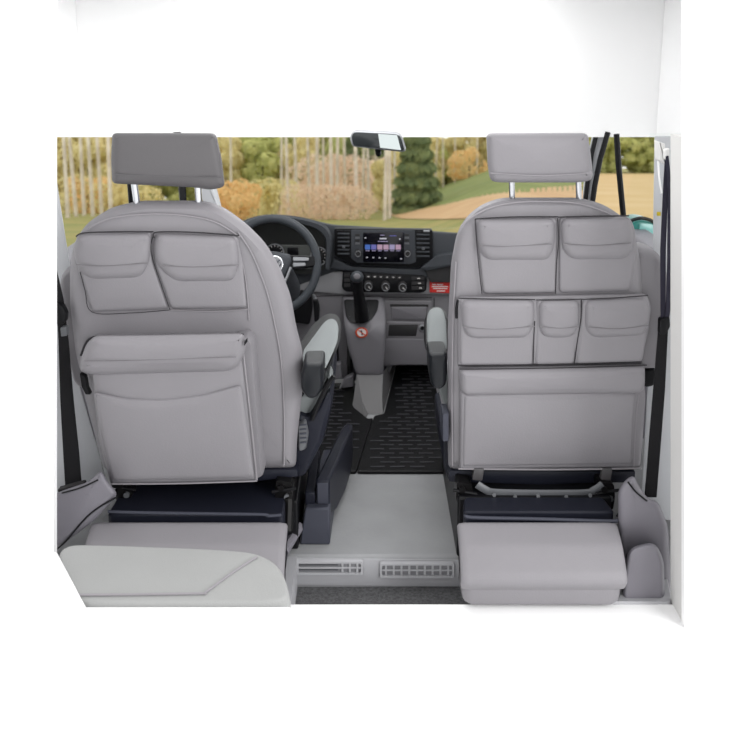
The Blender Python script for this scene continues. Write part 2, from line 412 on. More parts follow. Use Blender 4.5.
# ------------------------------------------------------------------ floor mats
def floormat(name, outline, rows, lab, us):
    F = level(.004); o = fillet(outline, 2, 4)
    t = thing(name, PZ(sum(p[0] for p in outline) / len(outline), sum(p[1] for p in outline) / len(outline), .001), lab, 'floor mat', None)
    b = slab(bmesh.new(), F, o, [(0, -.003), (0, .004), (.6, .006)], fill=()); nf = len(b.faces); poly = inset([Vector(p[:2]) for p in o], 3)
    def inside(x, y):
        c = False
        for i in range(len(poly)):
            a, q = poly[i - 1], poly[i]
            if (a.y > y) != (q.y > y) and x < (q.x - a.x) * (y - a.y) / (q.y - a.y) + a.x: c = not c
        return c
    lo = [PZ(p.x, p.y, .01) for p in poly]; x0 = min(p.x for p in lo); x1 = max(p.x for p in lo); y0 = min(p.y for p in lo); y1 = max(p.y for p in lo)
    lp = [Vector((p.x, p.y)) for p in lo]
    poly = lp; y = y0; r = 0
    while y < y1:
        x = x0 - (.03 if r % 2 else 0)
        while x < x1:
            if inside(x + .004, y) and inside(x + .046, y): bx(b, x + .004, x + .046, y - .003, y + .003, .0095, .0125)
            x += .058
        y += .029; r += 1
    for f in list(b.faces)[nf:]: f.material_index = 1
    obj('mat', b, [M['rubber'], M['barglint']], t, smooth=False)
    return t
floormat('floor_mat', [(396, 366), (441, 366), (447, 473), (357, 473), (374, 417), (384, 415)], 14, 'black rubber floor mat in front of the passenger seat', 0)
floormat('floor_mat', [(322, 384), (356, 384), (353, 408), (368, 420), (373, 419), (356.3, 473), (330, 473), (312, 450)], 8, 'black rubber mat in the driver footwell under the pedals', 0)

# ------------------------------------------------------------------ dashboard
c = P(370, 372, 3.05)
dsh = thing('dashboard', (0, 3.05, c.z), 'charcoal and grey van dashboard under the windscreen', 'dashboard')
F = plane(3.05, lean=.24)
top = fillet([(120, 300), (130, 240), (180, 226), (240, 221), (262, 215.5), (286, 215.5), (311, 219.5), (333, 224.5), (380, 227), (456, 232.5), (560, 236), (640, 242), (650, 300), (440, 285), (425, 272), (345, 269), (325, 276), (290, 290)], 6, 4)
obj('upper_body', slab(bmesh.new(), F, top, [(0, -.5), (0, -.015), (1.2, -.004), (3.5, 0)], fill=()), M['dash'], dsh)
# wedge of the glovebox lip
F = plane(3.04)
obj('passenger_shelf', hard(F, [(424, 268), (456, 262), (560, 262), (560, 283), (430, 282)], .05, .006, 2), M['recess'], dsh)
obj('shelf_panel', hard(plane(3.035), [(436, 255), (470, 250), (560, 250), (560, 264), (452, 265), (427, 270), (420, 268)], .05, .012, 2), M['dash'], dsh)
# lower panels
F = plane(3.07)
obj('lower_panel', hard(F, [(110, 290), (282, 280), (300, 274), (343, 271), (428, 277), (470, 281), (560, 284), (560, 362), (394, 362), (384, 385), (300, 372), (110, 372)], .1, .004, 3), M['dash_mid'], dsh)
obj('trim_band', hard(plane(3.06), [(300, 274), (343, 271), (428, 276), (560, 281), (560, 296), (428, 294), (343, 294), (298, 290)], .01, .006, 2), M['dash_light'], dsh)
obj('mid_ledge_band', hard(plane(3.045), [(334, 258), (352, 266), (418, 269), (434, 262), (440, 268), (428, 277), (345, 270), (330, 268)], .01, .008, 2), M['dash'], dsh)  # dark grey ledge band across the middle of the dash
# glovebox gap lines
b = seamline(plane(3.06), [(343, 295), (380, 296.5), (432, 297)], .0016, .006); obj('panel_gap', b, M['recess'], dsh)
b = seamline(plane(3.06), [(434, 297), (434, 312), (434, 330)], .0016, .006); obj('panel_gap', b, M['recess'], dsh)
b = seamline(plane(3.07), [(300, 297), (320, 296), (343, 295)], .0014, .004); obj('panel_gap', b, M['recess'], dsh)
# instrument binnacle
F = plane(2.99)
def along(pts, n):
    q = spline([(p[0], p[1], 0) for p in pts], 8); d = [0]
    for i in range(1, len(q)): d.append(d[-1] + (q[i] - q[i - 1]).length)
    out = []; j = 0
    for k in range(n):
        t = d[-1] * k / (n - 1)
        while j < len(q) - 2 and d[j + 1] < t: j += 1
        out.append(q[j].lerp(q[j + 1], (t - d[j]) / max(1e-9, d[j + 1] - d[j])))
    return out
oo = along([(222, 252), (230, 232), (243, 221), (262, 215.2), (286, 215), (311, 219.3), (326, 225.5), (332, 238), (331.5, 254), (330, 269)], 40)
ii = along([(236, 254), (240, 240), (249, 229), (263, 222.5), (284, 221.5), (302, 224.5), (317, 230), (325, 239), (325.5, 254), (325, 268)], 40)
bm_ = bmesh.new(); prev = None
for p, q in zip(oo, ii):
    m1 = p.lerp(q, .25); m2 = p.lerp(q, .8)
    ring = [bm_.verts.new(v) for v in (P(p.x, p.y, 3.06), F(p.x, p.y, .0), F(m1.x, m1.y, .012), F(m2.x, m2.y, .010), F(q.x, q.y, .0), P(q.x, q.y, 3.06))]
    if prev:
        for k in range(5): bm_.faces.new((prev[k], prev[k + 1], ring[k + 1], ring[k]))
    prev = ring
obj('instrument_hood', bm_, M['dash'], dsh)
F = plane(3.03)
bk = obj('instrument_cluster', hard(F, [(230, 275), (232, 245), (246, 229), (263, 221), (286, 221), (312, 226), (327, 234), (328, 266), (318, 274)], .02, .0, 3), mat('cluster_black', srgb(38, 39, 38), .3), dsh)
obj('cluster_panel', hard(F, [(262, 246), (280, 244.5), (309, 245), (324, 249), (325, 262), (318, 269), (262, 269)], 0, .006, 4), mat('cluster_grey', srgb(78, 80, 78), .4), bk)
for (gu, gv, ga, gb) in ((275, 252, 9.5, 9), (319, 255.5, 8.5, 9.5)):
    f = hard(F, ell(gu, gv, ga, gb), 0, .010, 0, .4); g = obj('gauge', f, M['glossblack'], bk)
    tube_pts = [F(p[0], p[1], .011) for p in ell(gu, gv, ga - .5, gb - .5, 32)]
    obj('gauge_ring', tube(bmesh.new(), tube_pts, .0022, 6, True), M['silver'], g)
    b = bmesh.new()
    for k in range(11):
        a = R(140 + k * 26); d = Vector((math.cos(a), math.sin(a)))
        q = [(gu + d.x * (ga - 3), gv + d.y * (gb - 3)), (gu + d.x * (ga - 1.4), gv + d.y * (gb - 1.4))]
        tube(b, [F(x, y, .0105) for x, y in q], .0011, 4)
    obj('gauge_marks', b, M['whiteprint'], g)
    b = tube(bmesh.new(), [F(gu, gv, .011), F(gu - ga * .45, gv + gb * .35, .011)], .0011, 4); obj('needle', b, M['red'], g)
obj('trip_display', hard(F, rect(287.5, 247, 298.5, 255), 0, .009, .8, .3), M['glossblack'], bk)
# centre stack
F = plane(3.035)
bez = obj('centre_bezel', hard(F, [(334.5, 228), (432.5, 229.5), (433, 258), (418, 267), (352, 264.5), (334.5, 255)], .02, .008, 2, .6), M['black'], dsh)
F = plane(3.024)
pl = obj('stack_face', hard(F, [(351, 230), (415, 230.5), (416, 262), (410, 264), (357, 262.5), (351, 258)], .003, .002, 1, .4), M['dash'], bez)
for (u0, u1, v0, v1) in ((337, 350, 230.5, 257), (416, 430, 231.5, 259.5)):
    v_ = obj('air_vent', hard(F, [(u0, v0), (u1, v0), (u1, v1 + (1.5 if u0 < 380 else -3)), (u0, v1 - (4 if u0 < 380 else -1))], .004, .001, 1, .3), M['glossblack'], dsh)
    for k in range(6):
        v = v0 + 2.2 + k * (v1 - v0 - 4) / 5.6
        b = bmesh.new(); hard(F, [(u0 + .6, v), (u1 - .6, v), (u1 - .6, v + 1.6), (u0 + .6, v + 1.6)], -.001, .007, .3, .3, bm=b); obj('slat', b, M['dash'], v_)
    b = bmesh.new(); hard(F, rect((u0 + u1) / 2 - 1.2, (v0 + v1) / 2 + 1.5, (u0 + u1) / 2 + 1.6, (v0 + v1) / 2 + 4), -.001, .011, .4, .3, bm=b); obj('vent_tab', b, M['knobgrey'], v_)
rd = obj('radio_display', hard(F, rect(363, 232.2, 404, 261.8), .002, .006, 1.2, .4), M['screen'], dsh)
def flat(F, o, h, m, name, par, r=.4): return obj(name, hard(F, o, 0, h, r, .15), m, par)
tiles = ['e_blue', 'e_violet', 'e_pink', 'e_pink', 'e_lilac', 'e_pink']
for k, tn in enumerate(tiles):
    u = 365 + k * 6.1
    flat(F, rect(u, 244.2, u + 5.3, 249.2), .0066, M[tn], 'screen_tile', rd)
    flat(F, rect(u + .7, 249.9, u + 4.7, 250.7), .0066, M['e_lilac'], 'tile_caption', rd, 0)
flat(F, rect(379.5, 237.4, 386.5, 239), .0066, M['e_white'], 'screen_heading', rd, 0)
flat(F, rect(378, 240.6, 388, 241.5), .0066, M['e_lilac'], 'screen_heading', rd, 0)
flat(F, rect(380, 234.4, 384.5, 235.2), .0066, M['e_lilac'], 'clock_text', rd, 0)
flat(F, rect(389.5, 235, 396.5, 235.8), .0066, M['e_violet'], 'status_text', rd, 0)
for u, v in ((365.5, 237.5), (399.8, 238.6), (367, 257), (373.3, 257.2), (379.6, 257.4), (385.4, 257.6), (401, 258.4)):
    flat(F, rect(u - .9, v - .6, u + .9, v + .6), .0066, M['e_white'], 'screen_icon', rd, .3)
for u0 in (357.5, 406.8):
    for k in range(4):
        flat(F, rect(u0 - 2.3, 233.8 + k * 2.8, u0 + 2.3, 235.8 + k * 2.8), .0045, M['knobgrey'] if k % 2 else M['recess'], 'radio_button', dsh)
    kb = obj('radio_knob', hard(F, ell(u0 + .6, 252.7, 3.4, 3.6), .001, .016, 0, .6), M['recess'], dsh)
    obj('knob_ring', tube(bmesh.new(), [F(p[0], p[1], .0165) for p in ell(u0 + .6, 252.7, 2.6, 2.8)], .0012, 5, True), M['silver'], kb)
flat(F, rect(423.5, 230.2, 429.5, 231.6), .0085, M['silver'], 'vent_badge', dsh)
# climate panel
F = plane(3.045)
cp = obj('climate_panel', hard(F, [(343, 271), (424, 274.5), (427, 278), (426, 290), (421, 292), (346, 291), (342, 287)], .01, .012, 2, .6), M['black'], dsh)
F = plane(3.031)
for k, u in enumerate((368.5, 385.5, 402.5)):
    kb = obj('climate_knob', hard(F, ell(u, 285.2 + k * .4, 4.6, 4.9), .002, .02, 0, .8), M['recess'], cp)
    obj('knob_ring', tube(bmesh.new(), [F(p[0], p[1], .0205) for p in ell(u, 285.2 + k * .4, 3.5, 3.7)], .0013, 5, True), M['silver'], kb)
    b = bmesh.new(); tube(b, [F(u, 285 + k * .4, .021), F(u + 1.8, 287.2 + k * .4, .021)], .0013, 5); obj('knob_mark', b, M['whiteprint'], kb)
for k in range(6):
    u = 366 + k * 6.2; flat(F, rect(u, 274.7 + k * .2, u + 5, 278 + k * .2), .003, M['recess'], 'climate_button', cp); flat(F, rect(u + 1.5, 275.8 + k * .2, u + 3.5, 276.8 + k * .2), .0036, M['whiteprint'], 'button_mark', cp)
for k in range(3):
    v = 276.5 + k * 4.8; flat(F, rect(411.5, v, 424.5, v + 3.6), .003, M['recess'], 'side_button', cp); flat(F, rect(417 + k, v + 1.2, 420 + k, v + 2.2), .0036, M['whiteprint'], 'button_mark', cp)
    flat(F, rect(344, v - 3, 350, v + .6), .003, M['recess'], 'side_button', cp)
# central console column with gear plate
def FC(u, v, off):
    t = max(0, min(1, (v - 294) / 40)); t = t * t * (3 - 2 * t)
    return P(u, v, 3.062 - .11 * t - off)
F = FC
col = obj('console_column', puff(F, [(342, 296), (384, 296), (386, 320), (385, 350), (383, 376), (357, 376), (349, 352), (344, 325)], .1, .012, 5, 5), M['column'], dsh)
F = lambda u, v, off: FC(u, v, off + .0145)
gp = obj('gear_plate', hard(F, [(343.6, 299.5), (379, 299.5), (377.5, 310), (372, 319), (365, 323), (351, 323), (346, 317)], .004, .004, 3, .8), M['black'], dsh)
flat(F, rect(349.2, 306, 350.4, 308.5), .005, M['knobgrey'], 'gear_letters', gp, .2)
flat(F, rect(348.6, 311, 350.6, 316.5), .005, M['knobgrey'], 'gear_letters', gp, .2)
# cubbies
F = plane(3.055)
obj('cubby_frame', hard(F, [(384, 300), (432, 300.5), (433, 338), (384, 336)], .01, .006, 2), M['dash_mid'], dsh)
obj('drawer_front', hard(F, [(391, 306), (427, 306), (426, 319.5), (391, 318.5)], 0, .011, 1), M['column'], dsh)
obj('drawer_gap', hard(F, [(390, 303.6), (428.5, 304), (428, 306.5), (390, 306.2)], 0, .0085, .5, .2), M['recess'], dsh)
obj('cubby_lip', hard(F, [(386, 320.5), (428, 321.5), (430, 338), (384, 337)], 0, .016, 2), M['dash_mid'], dsh)
obj('cubby_opening', hard(F, [(389, 323), (418, 323), (416, 334.5), (388, 334.5)], -.015, .0175, 1.2, .3), M['recess'], dsh)
so = obj('power_socket', hard(F, ell(422, 326.5, 3.4, 3.4), -.015, .02, 0, .5), M['silver'], dsh)
obj('socket_hole', hard(F, ell(422, 326.5, 2.1, 2.1), -.019, .0208, 0, .2), M['glossblack'], so)
obj('knee_panel', hard(plane(3.05), [(384, 337.5), (450, 338), (450, 364), (395, 364), (384, 366)], .03, .012, 3), M['column'], dsh)
# tunnel footing
b = bmesh.new()
pts = [P(357, 370, 2.955), P(384, 370, 2.955), P(394, 362, 3.03), P(384, 413, 2.84), P(368, 414.5, 2.83), P(353, 408, 2.86)]
g0 = PZ(384, 415, .001); g1 = PZ(367, 417, .001); g2 = PZ(352, 410, .001); g3 = PZ(397, 365, .001)
V = [b.verts.new(p) for p in (P(357, 372, 2.955), P(383, 372, 2.955), P(382, 398, 2.86), P(362, 400, 2.86), PZ(383, 414, .002), PZ(368, 414, .002), PZ(365, 420, .002), PZ(352, 408, .002), P(354, 395, 2.89), P(394, 360, 3.06), PZ(396, 365, .002), P(384, 372, 3.06))]
for f in ((0, 1, 2, 3), (3, 2, 4, 5), (3, 5, 6), (3, 6, 7, 8), (0, 3, 8), (1, 9, 10, 2), (2, 10, 4)): b.faces.new([V[i] for i in f])
obj('tunnel_footing', b, M['footing'], dsh, auto=25)
b = bmesh.new(); hexa(b, [P(394, 360, 3.06), P(450, 360, 3.06), P(450, 360, 3.2), P(394, 360, 3.2), PZ(396, 366, .002), PZ(450, 366, .002), PZ(450, 362, .002), PZ(396, 362, .002)])
obj('footwell_lip', b, M['footing'], dsh)

# gear lever
F = plane(2.93)
gl = thing('gear_lever', P(362, 319, 2.945), 'black gear lever with round knob on the centre console', 'gear lever')
b = tube(bmesh.new(), [P(362, 318, 2.947), P(360.5, 306, 2.92), P(358, 290, 2.88), P(357, 280, 2.87)], .02, 12, rr=[.026, .022, .017, .019]); obj('gaiter', b, M['black'], gl)
b = bmesh.new(); bmesh.ops.create_uvsphere(b, u_segments=20, v_segments=14, radius=1)
kc = P(357, 277, 2.865)
for v in b.verts: v.co = Vector((v.co.x * .022, v.co.y * .024, v.co.z * .020)) + kc
obj('knob', b, M['wheel'], gl)
b = bmesh.new(); hard(plane(2.842), ell(357, 276.5, 3.4, 2.8), .004, .002, 0, .6, bm=b); obj('knob_cap', b, M['dash_mid'], gl)

# stickers
st = thing('warning_sticker', P(361.6, 333, 2.948), 'round white sticker with orange ring and slashed symbol below the gear lever', 'sticker')
F = lambda u, v, off: FC(u, v, off + .0145)
obj('ring', hard(F, ell(361.6, 332.6, 6.3, 5.4), 0, .0014, 0, .2), M['orange'], st)
obj('face', hard(F, ell(361.6, 332.6, 4.6, 3.9), 0, .0018, 0, .1), M['whiteprint'], st)
obj('slash', hard(F, [(357.6, 330.4), (358.4, 329.6), (365.8, 334.9), (365, 335.7)], 0, .0024, 0, .1), M['orange'], st)
obj('symbol', hard(F, [(360.2, 330.4), (362, 330.2), (363.2, 335), (361.6, 335.2)], 0, .0021, .3, .1), M['navy2'], st)
rl = thing('warning_label', P(440, 292, 3.03), 'red rectangular label with white print beside the climate panel', 'label')
F = plane(3.053)
obj('card', hard(F, [(429.5, 281), (454, 282), (454, 293), (429.5, 292)], .004, .006, .5, .2), M['red'], rl)
for (u0, u1, v) in ((432, 436, 283.5), (436.8, 443, 283.6), (431.5, 448, 285.6), (433, 447, 287.5), (436.5, 445, 290)):
    flat(F, rect(u0, v, u1, v + 1.1), .0066, M['whiteprint'], 'print_line', rl, 0)

obj('column_shade', hard(plane(3.05), [(284, 288), (312, 292), (313, 306), (310, 323), (286, 320)], .01, .02, 3), M['black'], dsh)  # black panel put in for the shade under the steering column
# key fob
kf = thing('key_fob', P(316, 310, 2.93), 'black key fob hanging right of the steering wheel', 'key')
obj('fob', puff(plane(2.93), [(313, 299), (317.5, 299), (320, 308), (319, 321), (314.5, 322)], .012, .008, 2, 1.5), M['black'], kf)
b = tube(bmesh.new(), [P(313.5, 295.5, 2.97), P(315.5, 299, 2.93)], .006, 8); obj('key_blade', b, M['silver'], kf)
# pedals
for (pts, lab) in (([(330.5, 363), (341.5, 362), (342.5, 378), (331, 380)], 'grey brake pedal in the driver footwell'), ([(345, 377), (354, 373), (354.5, 386), (339, 388.5)], 'grey accelerator pedal beside the centre console')):
    t = thing('pedal', P(pts[2][0], pts[2][1] + 2, 3.0), lab, 'pedal')
    obj('pad', puff(plane(3.0), pts, .012, .01, 2, 1.5), M['column'], t)
    q = P((pts[0][0] + pts[1][0]) / 2, pts[0][1] + 4, 3.0)
    obj('pedal_arm', tube(bmesh.new(), [q + Vector((0, .012, 0)), q + Vector((.0, .07, .12))], .009, 8), M['blackmetal'], t)

# steering wheel
wc = P(271.5, 265, 2.74); wn = Vector((0, -.94, .34)).normalized(); wx = Vector((1, 0, 0)); wy = wn.cross(wx).normalized()
if wy.z < 0: wy = -wy
RW = .143
sw = thing('steering_wheel', wc, 'dark leather steering wheel behind the driver seat, right half showing', 'steering wheel')
W = lambda x, y, o=0: wc + wx * x + wy * y + wn * o
b = bmesh.new(); n = 56
tube(b, [W(RW * math.cos(2 * math.pi * k / n), RW * 1.03 * math.sin(2 * math.pi * k / n)) for k in range(n)], .0135, 12, True); obj('rim', b, M['wheel'], sw)
Fw = lambda x, y, o: W(x, y, o)
hub = obj('hub', slab(bmesh.new(), Fw, fillet([(-.075, .035), (.0, .045), (.062, .034), (.07, .012), (.05, -.03), (.032, -.062), (-.032, -.062), (-.055, -.03)], .02, 5), [(0, -.03), (0, .0), (.004, .012), (.012, .018)], .004), M['dash'], sw)
em = obj('emblem', slab(bmesh.new(), Fw, [Vector(p) for p in ell(.012, .0, .027, .027, 28)], [(0, .015), (0, .0235), (.002, .0245)], 0), M['chrome'], hub)
b = bmesh.new()
for q in ([(-.016, .014), (.0, -.004)], [(.0, -.004), (.016, .014)], [(-.021, .004), (-.009, -.02)], [(-.009, -.02), (.0, -.007)], [(.0, -.007), (.009, -.02)], [(.009, -.02), (.021, .004)]):
    tube(b, [W(.012 + x, y, .0255) for x, y in q], .0017, 6)
obj('emblem_strokes', b, M['navy2'], em)
for s in (-1, 1):
    sp = obj('spoke', slab(bmesh.new(), Fw, fillet([(s * .055, .03), (s * .1, .03), (s * .142, .026), (s * .142, -.004), (s * .095, -.012), (s * .06, -.012)], .008, 4), [(0, -.014), (0, .006), (.003, .012)], 0, fill=()), M['black'], sw)
    for k in range(2):
        obj('button_pad', slab(bmesh.new(), Fw, fillet([(s * .068, .024 - k * .018), (s * (.118 - k * .01), .022 - k * .016), (s * (.118 - k * .01), .011 - k * .016), (s * .068, .010 - k * .018)], .004, 3), [(0, .012), (0, .015), (.002, .017)], 0, fill=()), M['silver'], sp)
    b = tube(bmesh.new(), spline([W(s * .062, -.008, .014), W(s * .05, -.04, .014), W(s * .034, -.075, .010), W(s * .03, -.11, .006)], 5), .0045, 8); obj('silver_trim', b, M['silver'], sw)
obj('lower_spoke', slab(bmesh.new(), Fw, fillet([(-.034, -.055), (.034, -.055), (.028, -.145), (-.028, -.145)], .006, 4), [(0, -.01), (0, .003), (.004, .008)], 0, fill=()), M['wheel'], sw)
obj('column_shroud', tube(bmesh.new(), [W(0, -.01, -.02), W(0, -.03, -.1), W(0, -.06, -.22)], .06, 18, rr=[.055, .065, .075]), M['dash'], sw)
b = tube(bmesh.new(), [W(.05, .0, -.07), W(.11, .005, -.065), W(.128, .006, -.06)], .007, 8); obj('stalk', b, M['black'], sw)

# rear-view mirror
rm = thing('rear_view_mirror', P(380, 150, 2.82), 'black rear view mirror at the top of the windscreen', 'mirror')
F = plane(2.80)
ol = [(349.5, 136), (352, 146.5), (403, 152), (406.5, 150), (402, 135), (396, 132), (354, 130)]
obj('housing', puff(F, ol, .02, .012, 4, 2), M['silver'], rm)
obj('mirror_face', hard(F, [(351.3, 136.5), (353.5, 145.2), (402.5, 150.5), (404.6, 149), (400.5, 136), (396, 133.6), (354, 131.5)], -.008, .0135, 3, .4), mat('mirror_dark', srgb(50, 54, 56), .08), rm)
obj('bright_reflection', hard(F, [(378, 133.3), (397, 134.5), (401, 149.7), (380, 147.3)], -.012, .0142, .5, .1), M['mirrorglass'], rm)
b = tube(bmesh.new(), [P(378, 150, 2.82), P(378.5, 154, 2.84)], .01, 8); obj('sensor', b, M['black'], rm)
b = tube(bmesh.new(), [P(378, 142, 2.825), P(378, 128, 2.95)], .008, 8); obj('mirror_stem', b, M['black'], rm)

# outside mirror
om = thing('door_mirror', P(647, 262, 3.0), 'teal door mirror outside the right window', 'mirror')
F = plane(3.0)
obj('mirror_housing', puff(F, [(628, 224), (636, 218.5), (650, 220), (664, 228), (668, 290), (632, 290), (627, 250)], .09, .02, 8, 3), M['teal'], om)
obj('mirror_glass', hard(F, [(637, 222), (650, 222.5), (662, 230), (662, 236), (638, 236)], -.01, .024, 3, .4), M['tealglass'], om)
b = tube(bmesh.new(), spline([P(630, 221, 2.975), P(640, 218.2, 2.975), P(650, 220, 2.975), P(662, 228, 2.975)], 5), .006, 8); obj('mirror_edge', b, M['black'], om)
b = tube(bmesh.new(), [P(632, 270, 3.04), P(622, 280, 3.02)], .03, 10); obj('mirror_arm', b, M['black'], om)

# ------------------------------------------------------------------ handbrake
hb = thing('handbrake', (P(317, 543, 1.99).x, 2.1, 0.0), 'navy plastic handbrake beside the driver seat', 'handbrake')
x0, x1 = P(299.5, 543.6, 2.02).x, P(330, 543.6, 2.02).x
b = bmesh.new(); hexa(b, [(x0, 2.02, .001), (x1, 2.02, .001), (x1 + .012, 2.45, .001), (x0 + .03, 2.45, .001), (x0 + .014, 2.035, .092), (x1 - .001, 2.035, .092), (x1 + .01, 2.43, .06), (x0 + .04, 2.43, .06)])
obj('base_box', b, M['navy2'], hb, bevel=.004)
b = bmesh.new(); rings = []
for y, xa, xb, za, zb in ((2.06, -.135, -.100, .05, .150), (2.07, -.135, -.100, .05, .154), (2.15, -.118, -.084, .03, .160), (2.25, -.100, -.068, .02, .163), (2.34, -.083, -.054, .03, .162), (2.40, -.072, -.049, .05, .152)):
    rings.append([b.verts.new(p) for p in ((xa, y, za), (xb, y, za), (xb, y, zb), (xa, y, zb))])
for A, B in zip(rings, rings[1:]):
    for k in range(4): b.faces.new((A[k], A[(k + 1) % 4], B[(k + 1) % 4], B[k]))
b.faces.new(rings[0][::-1]); b.faces.new(rings[-1])
obj('lever', b, M['navy'], hb, auto=30, bevel=.006)
b = bmesh.new(); bx(b, -.131, -.104, 2.056, 2.0585, .092, .148); obj('end_cap', b, M['navy2'], hb, bevel=.001)
b = bmesh.new(); bx(b, x0 + .012, -.137, 2.06, 2.3, .085, .12); obj('ratchet_cover', b, M['navy'], hb, bevel=.004)

# ------------------------------------------------------------------ seats
def seam_sub(F, pts, parent, r=.0016, off=.001, m='seam', name='seam'): return obj(name, seamline(F, pts, r, off), M[m], parent)
def pocket(seat, F, body, flap, crease, gaplines, hb_=.008, hf=.014, cr=None):
    """a stitched pocket with a padded flap over its mouth"""
    pk = obj('pocket', puff(F, body, .004, hb_, 5, 4, .004), M['leather'], seat)
    fl = obj('pocket_flap', puff(F, flap, .002, hb_ + hf, 9, 9, .003), M['leather'], pk)
    obj('flap_crease', seamline(F, crease, .0011, hb_ + hf + .0022), M['crease'], fl)
    for i, g in enumerate(gaplines): obj('opening_edge', seamline(F, g, .0015 if i == 0 else .001, hb_ + (.003 if i == 0 else 0)), M['seam'] if i < 2 else M['softseam'], pk)
    return pk

# ---- passenger seat (right)
FR = wide(1.93, .00034, 200)
c = P(545, 470, 2.03)
ps = thing('passenger_seat', (c.x, 2.15, 0.0), 'right cab seat seen from behind, grey leather with four rows of pockets'.replace('four rows of ', 'two upper '), 'car seat')
out = fillet([(500, 197.5), (580, 197.5), (603, 204), (622, 216), (634, 232), (640, 258), (644, 320), (644, 400), (641, 470), (448, 470), (447.5, 400), (448, 320), (451, 262), (457, 232), (466, 217), (480, 205)], 9, 4, 7)
br = obj('backrest', slab(bmesh.new(), FR, out, [(10, -.13), (4, -.09), (1, -.05), (0, -.025), (3, -.008), (8, 0.0)], .001), M['leather'], ps)
seam_sub(FR, [(461, 226), (472, 217), (490, 208), (515, 202.5), (545, 201.5), (575, 203), (600, 210), (618, 219), (630, 228)], br, .0018, .0025, 'piping', 'top_seam')
seam_sub(FR, [(456, 262), (453, 320), (452, 400), (452.5, 466)], br, .0016, .001, 'piping', 'side_seam')
pocket(br, FR, [(475, 219), (557, 217.5), (557, 238), (557, 293), (483, 294)], [(476, 219), (555.5, 217.8), (555.5, 245), (549, 261), (487, 261), (478, 250)], [(480, 245.5), (505, 246.5), (552, 244)], [[(475, 219), (515, 217), (558, 216.8)], [(475, 219), (477, 245), (479, 268), (482, 294)], [(482, 294), (520, 294.5), (556, 293)]])
pocket(br, FR, [(559, 217.5), (629, 216.5), (634, 226), (637, 245), (630, 291), (559, 293)], [(560, 217.8), (628, 217), (633, 228), (634, 247), (626, 260), (572, 260.5), (561.5, 250)], [(563, 244), (595, 245.5), (631, 243)], [[(558, 217.2), (595, 216.2), (629, 215.8)], [(557.5, 218), (558.5, 240), (556.5, 265), (555.5, 294)]])
# headrest
FH = wide(1.90, .0002, 160)
hr = obj('headrest', slab(bmesh.new(), FH, fillet([(486, 133), (588, 133), (592, 165), (593, 180), (580, 182.5), (500, 182.5), (490, 181), (487.5, 165)], 6, 4, 7), [(8, -.10), (4, -.08), (0, -.03), (1, -.008), (4, 0), (7, .003)], .007), M['leather'], ps)
seam_sub(FH, [(490, 173), (540, 175.5), (592, 173)], hr, .0012, .006, 'piping')
for u in (512.3, 579):
    b = tube(bmesh.new(), [P(u - .7, 174, 1.945), P(u, 205, 1.955)], .0065, 10); obj('headrest_post', b, M['chrome'], ps)
# folded outer armrest
FA = plane(2.02)
obj('outer_armrest', puff(FA, [(630, 246), (650, 247), (661, 256), (666, 275), (665, 330), (658, 366), (630, 366)], .05, .035, 10, 6), M['leather'], ps)
obj('armrest_hinge', puff(plane(2.03), [(640, 366), (655, 366), (653, 384), (643, 386), (638, 380)], .05, .02, 4, 3), M['black'], ps)
# inner armrest
q = [P(437, 385, 1.99), P(437, 360, 2.03), P(437, 330, 2.3), P(436, 312, 2.38)]
def armpad(bm, a, b_, w0, w1, h): 
    pts = spline([a, a.lerp(b_, .35), a.lerp(b_, .7), b_], 4)
    return pts
b = slab(bmesh.new(), plane(2.08, -.004, 350), fillet([(428, 322), (432, 314), (441, 312.5), (446, 318), (447, 352), (428, 352)], 6, 5, 4), [(0, -.05), (0, 0), (1.5, .012), (4, .018)], .003); ia = obj('inner_armrest', b, M['fabric'], ps)
b = slab(bmesh.new(), plane(2.14, -.004, 350), fillet([(425, 328), (429.5, 314), (440, 311), (449, 318), (449, 352), (425, 352)], 6, 5, 4), [(0, -.05), (0, 0), (1, .01)], 0, fill=()); obj('armrest_shell', b, M['black'], ia)
b = slab(bmesh.new(), plane(2.03), fillet([(428.5, 351), (447, 351), (447.5, 372), (446, 384), (439, 389), (431, 385), (428.5, 372)], 4, 5, 4), [(0, -.07), (0, 0), (1, .012), (3, .018)], .004); obj('armrest_hinge', b, M['hinge'], ps)
obj('seat_side', puff(plane(2.10), [(438, 388), (449, 375), (450, 420), (446, 410)], .05, .01, 2, 2), M['fabric'], ps)
kn = obj('recline_knob', slab(bmesh.new(), plane(2.0), fillet([(442, 412), (449, 412), (449, 441), (442, 441)], 2, 4, 4), [(0, -.05), (0, 0), (1, .006)], 0, fill=()), M['navy2'], ps)
obj('side_shield', hard(plane(2.10), [(443, 440), (452, 436), (452, 478), (448, 478), (443.5, 466)], .3, .01, 2), M['navy'], ps)
# seat cushion, console, brackets
x0 = P(452, 470, 2.06).x; x1 = P(636, 470, 2.06).x
b = slab(bmesh.new(), plan(.20), fillet([(x0, 2.14), (x1, 2.14), (x1, 2.56), (x0, 2.56)], .05, 5, .05), [(0, 0), (-.01, .03), (-.005, .07), (.015, .095)], .015); obj('seat_cushion', b, M['leather'], ps)
obj('lower_band', hard(plane(2.035), [(449, 470), (635, 471), (634, 482), (596, 482), (540, 484), (480, 482), (449, 481)], .05, .004, 1, .5), M['navy'], ps)
z = .168
def console(seat, pts, ztop, leftx, rightx, yb, yf):
    o = fillet([(leftx, yb), (rightx, yb), (rightx - .01, yf), (leftx + .01, yf)], .012, 4)
    return obj('seat_console', slab(bmesh.new(), plan(0), o, [(0, .001), (0, ztop - .004), (.004, ztop)], fill=()), M['navy'], seat)
lx = P(464, 517, 1.865).x; rx = P(617, 521, 1.865).x
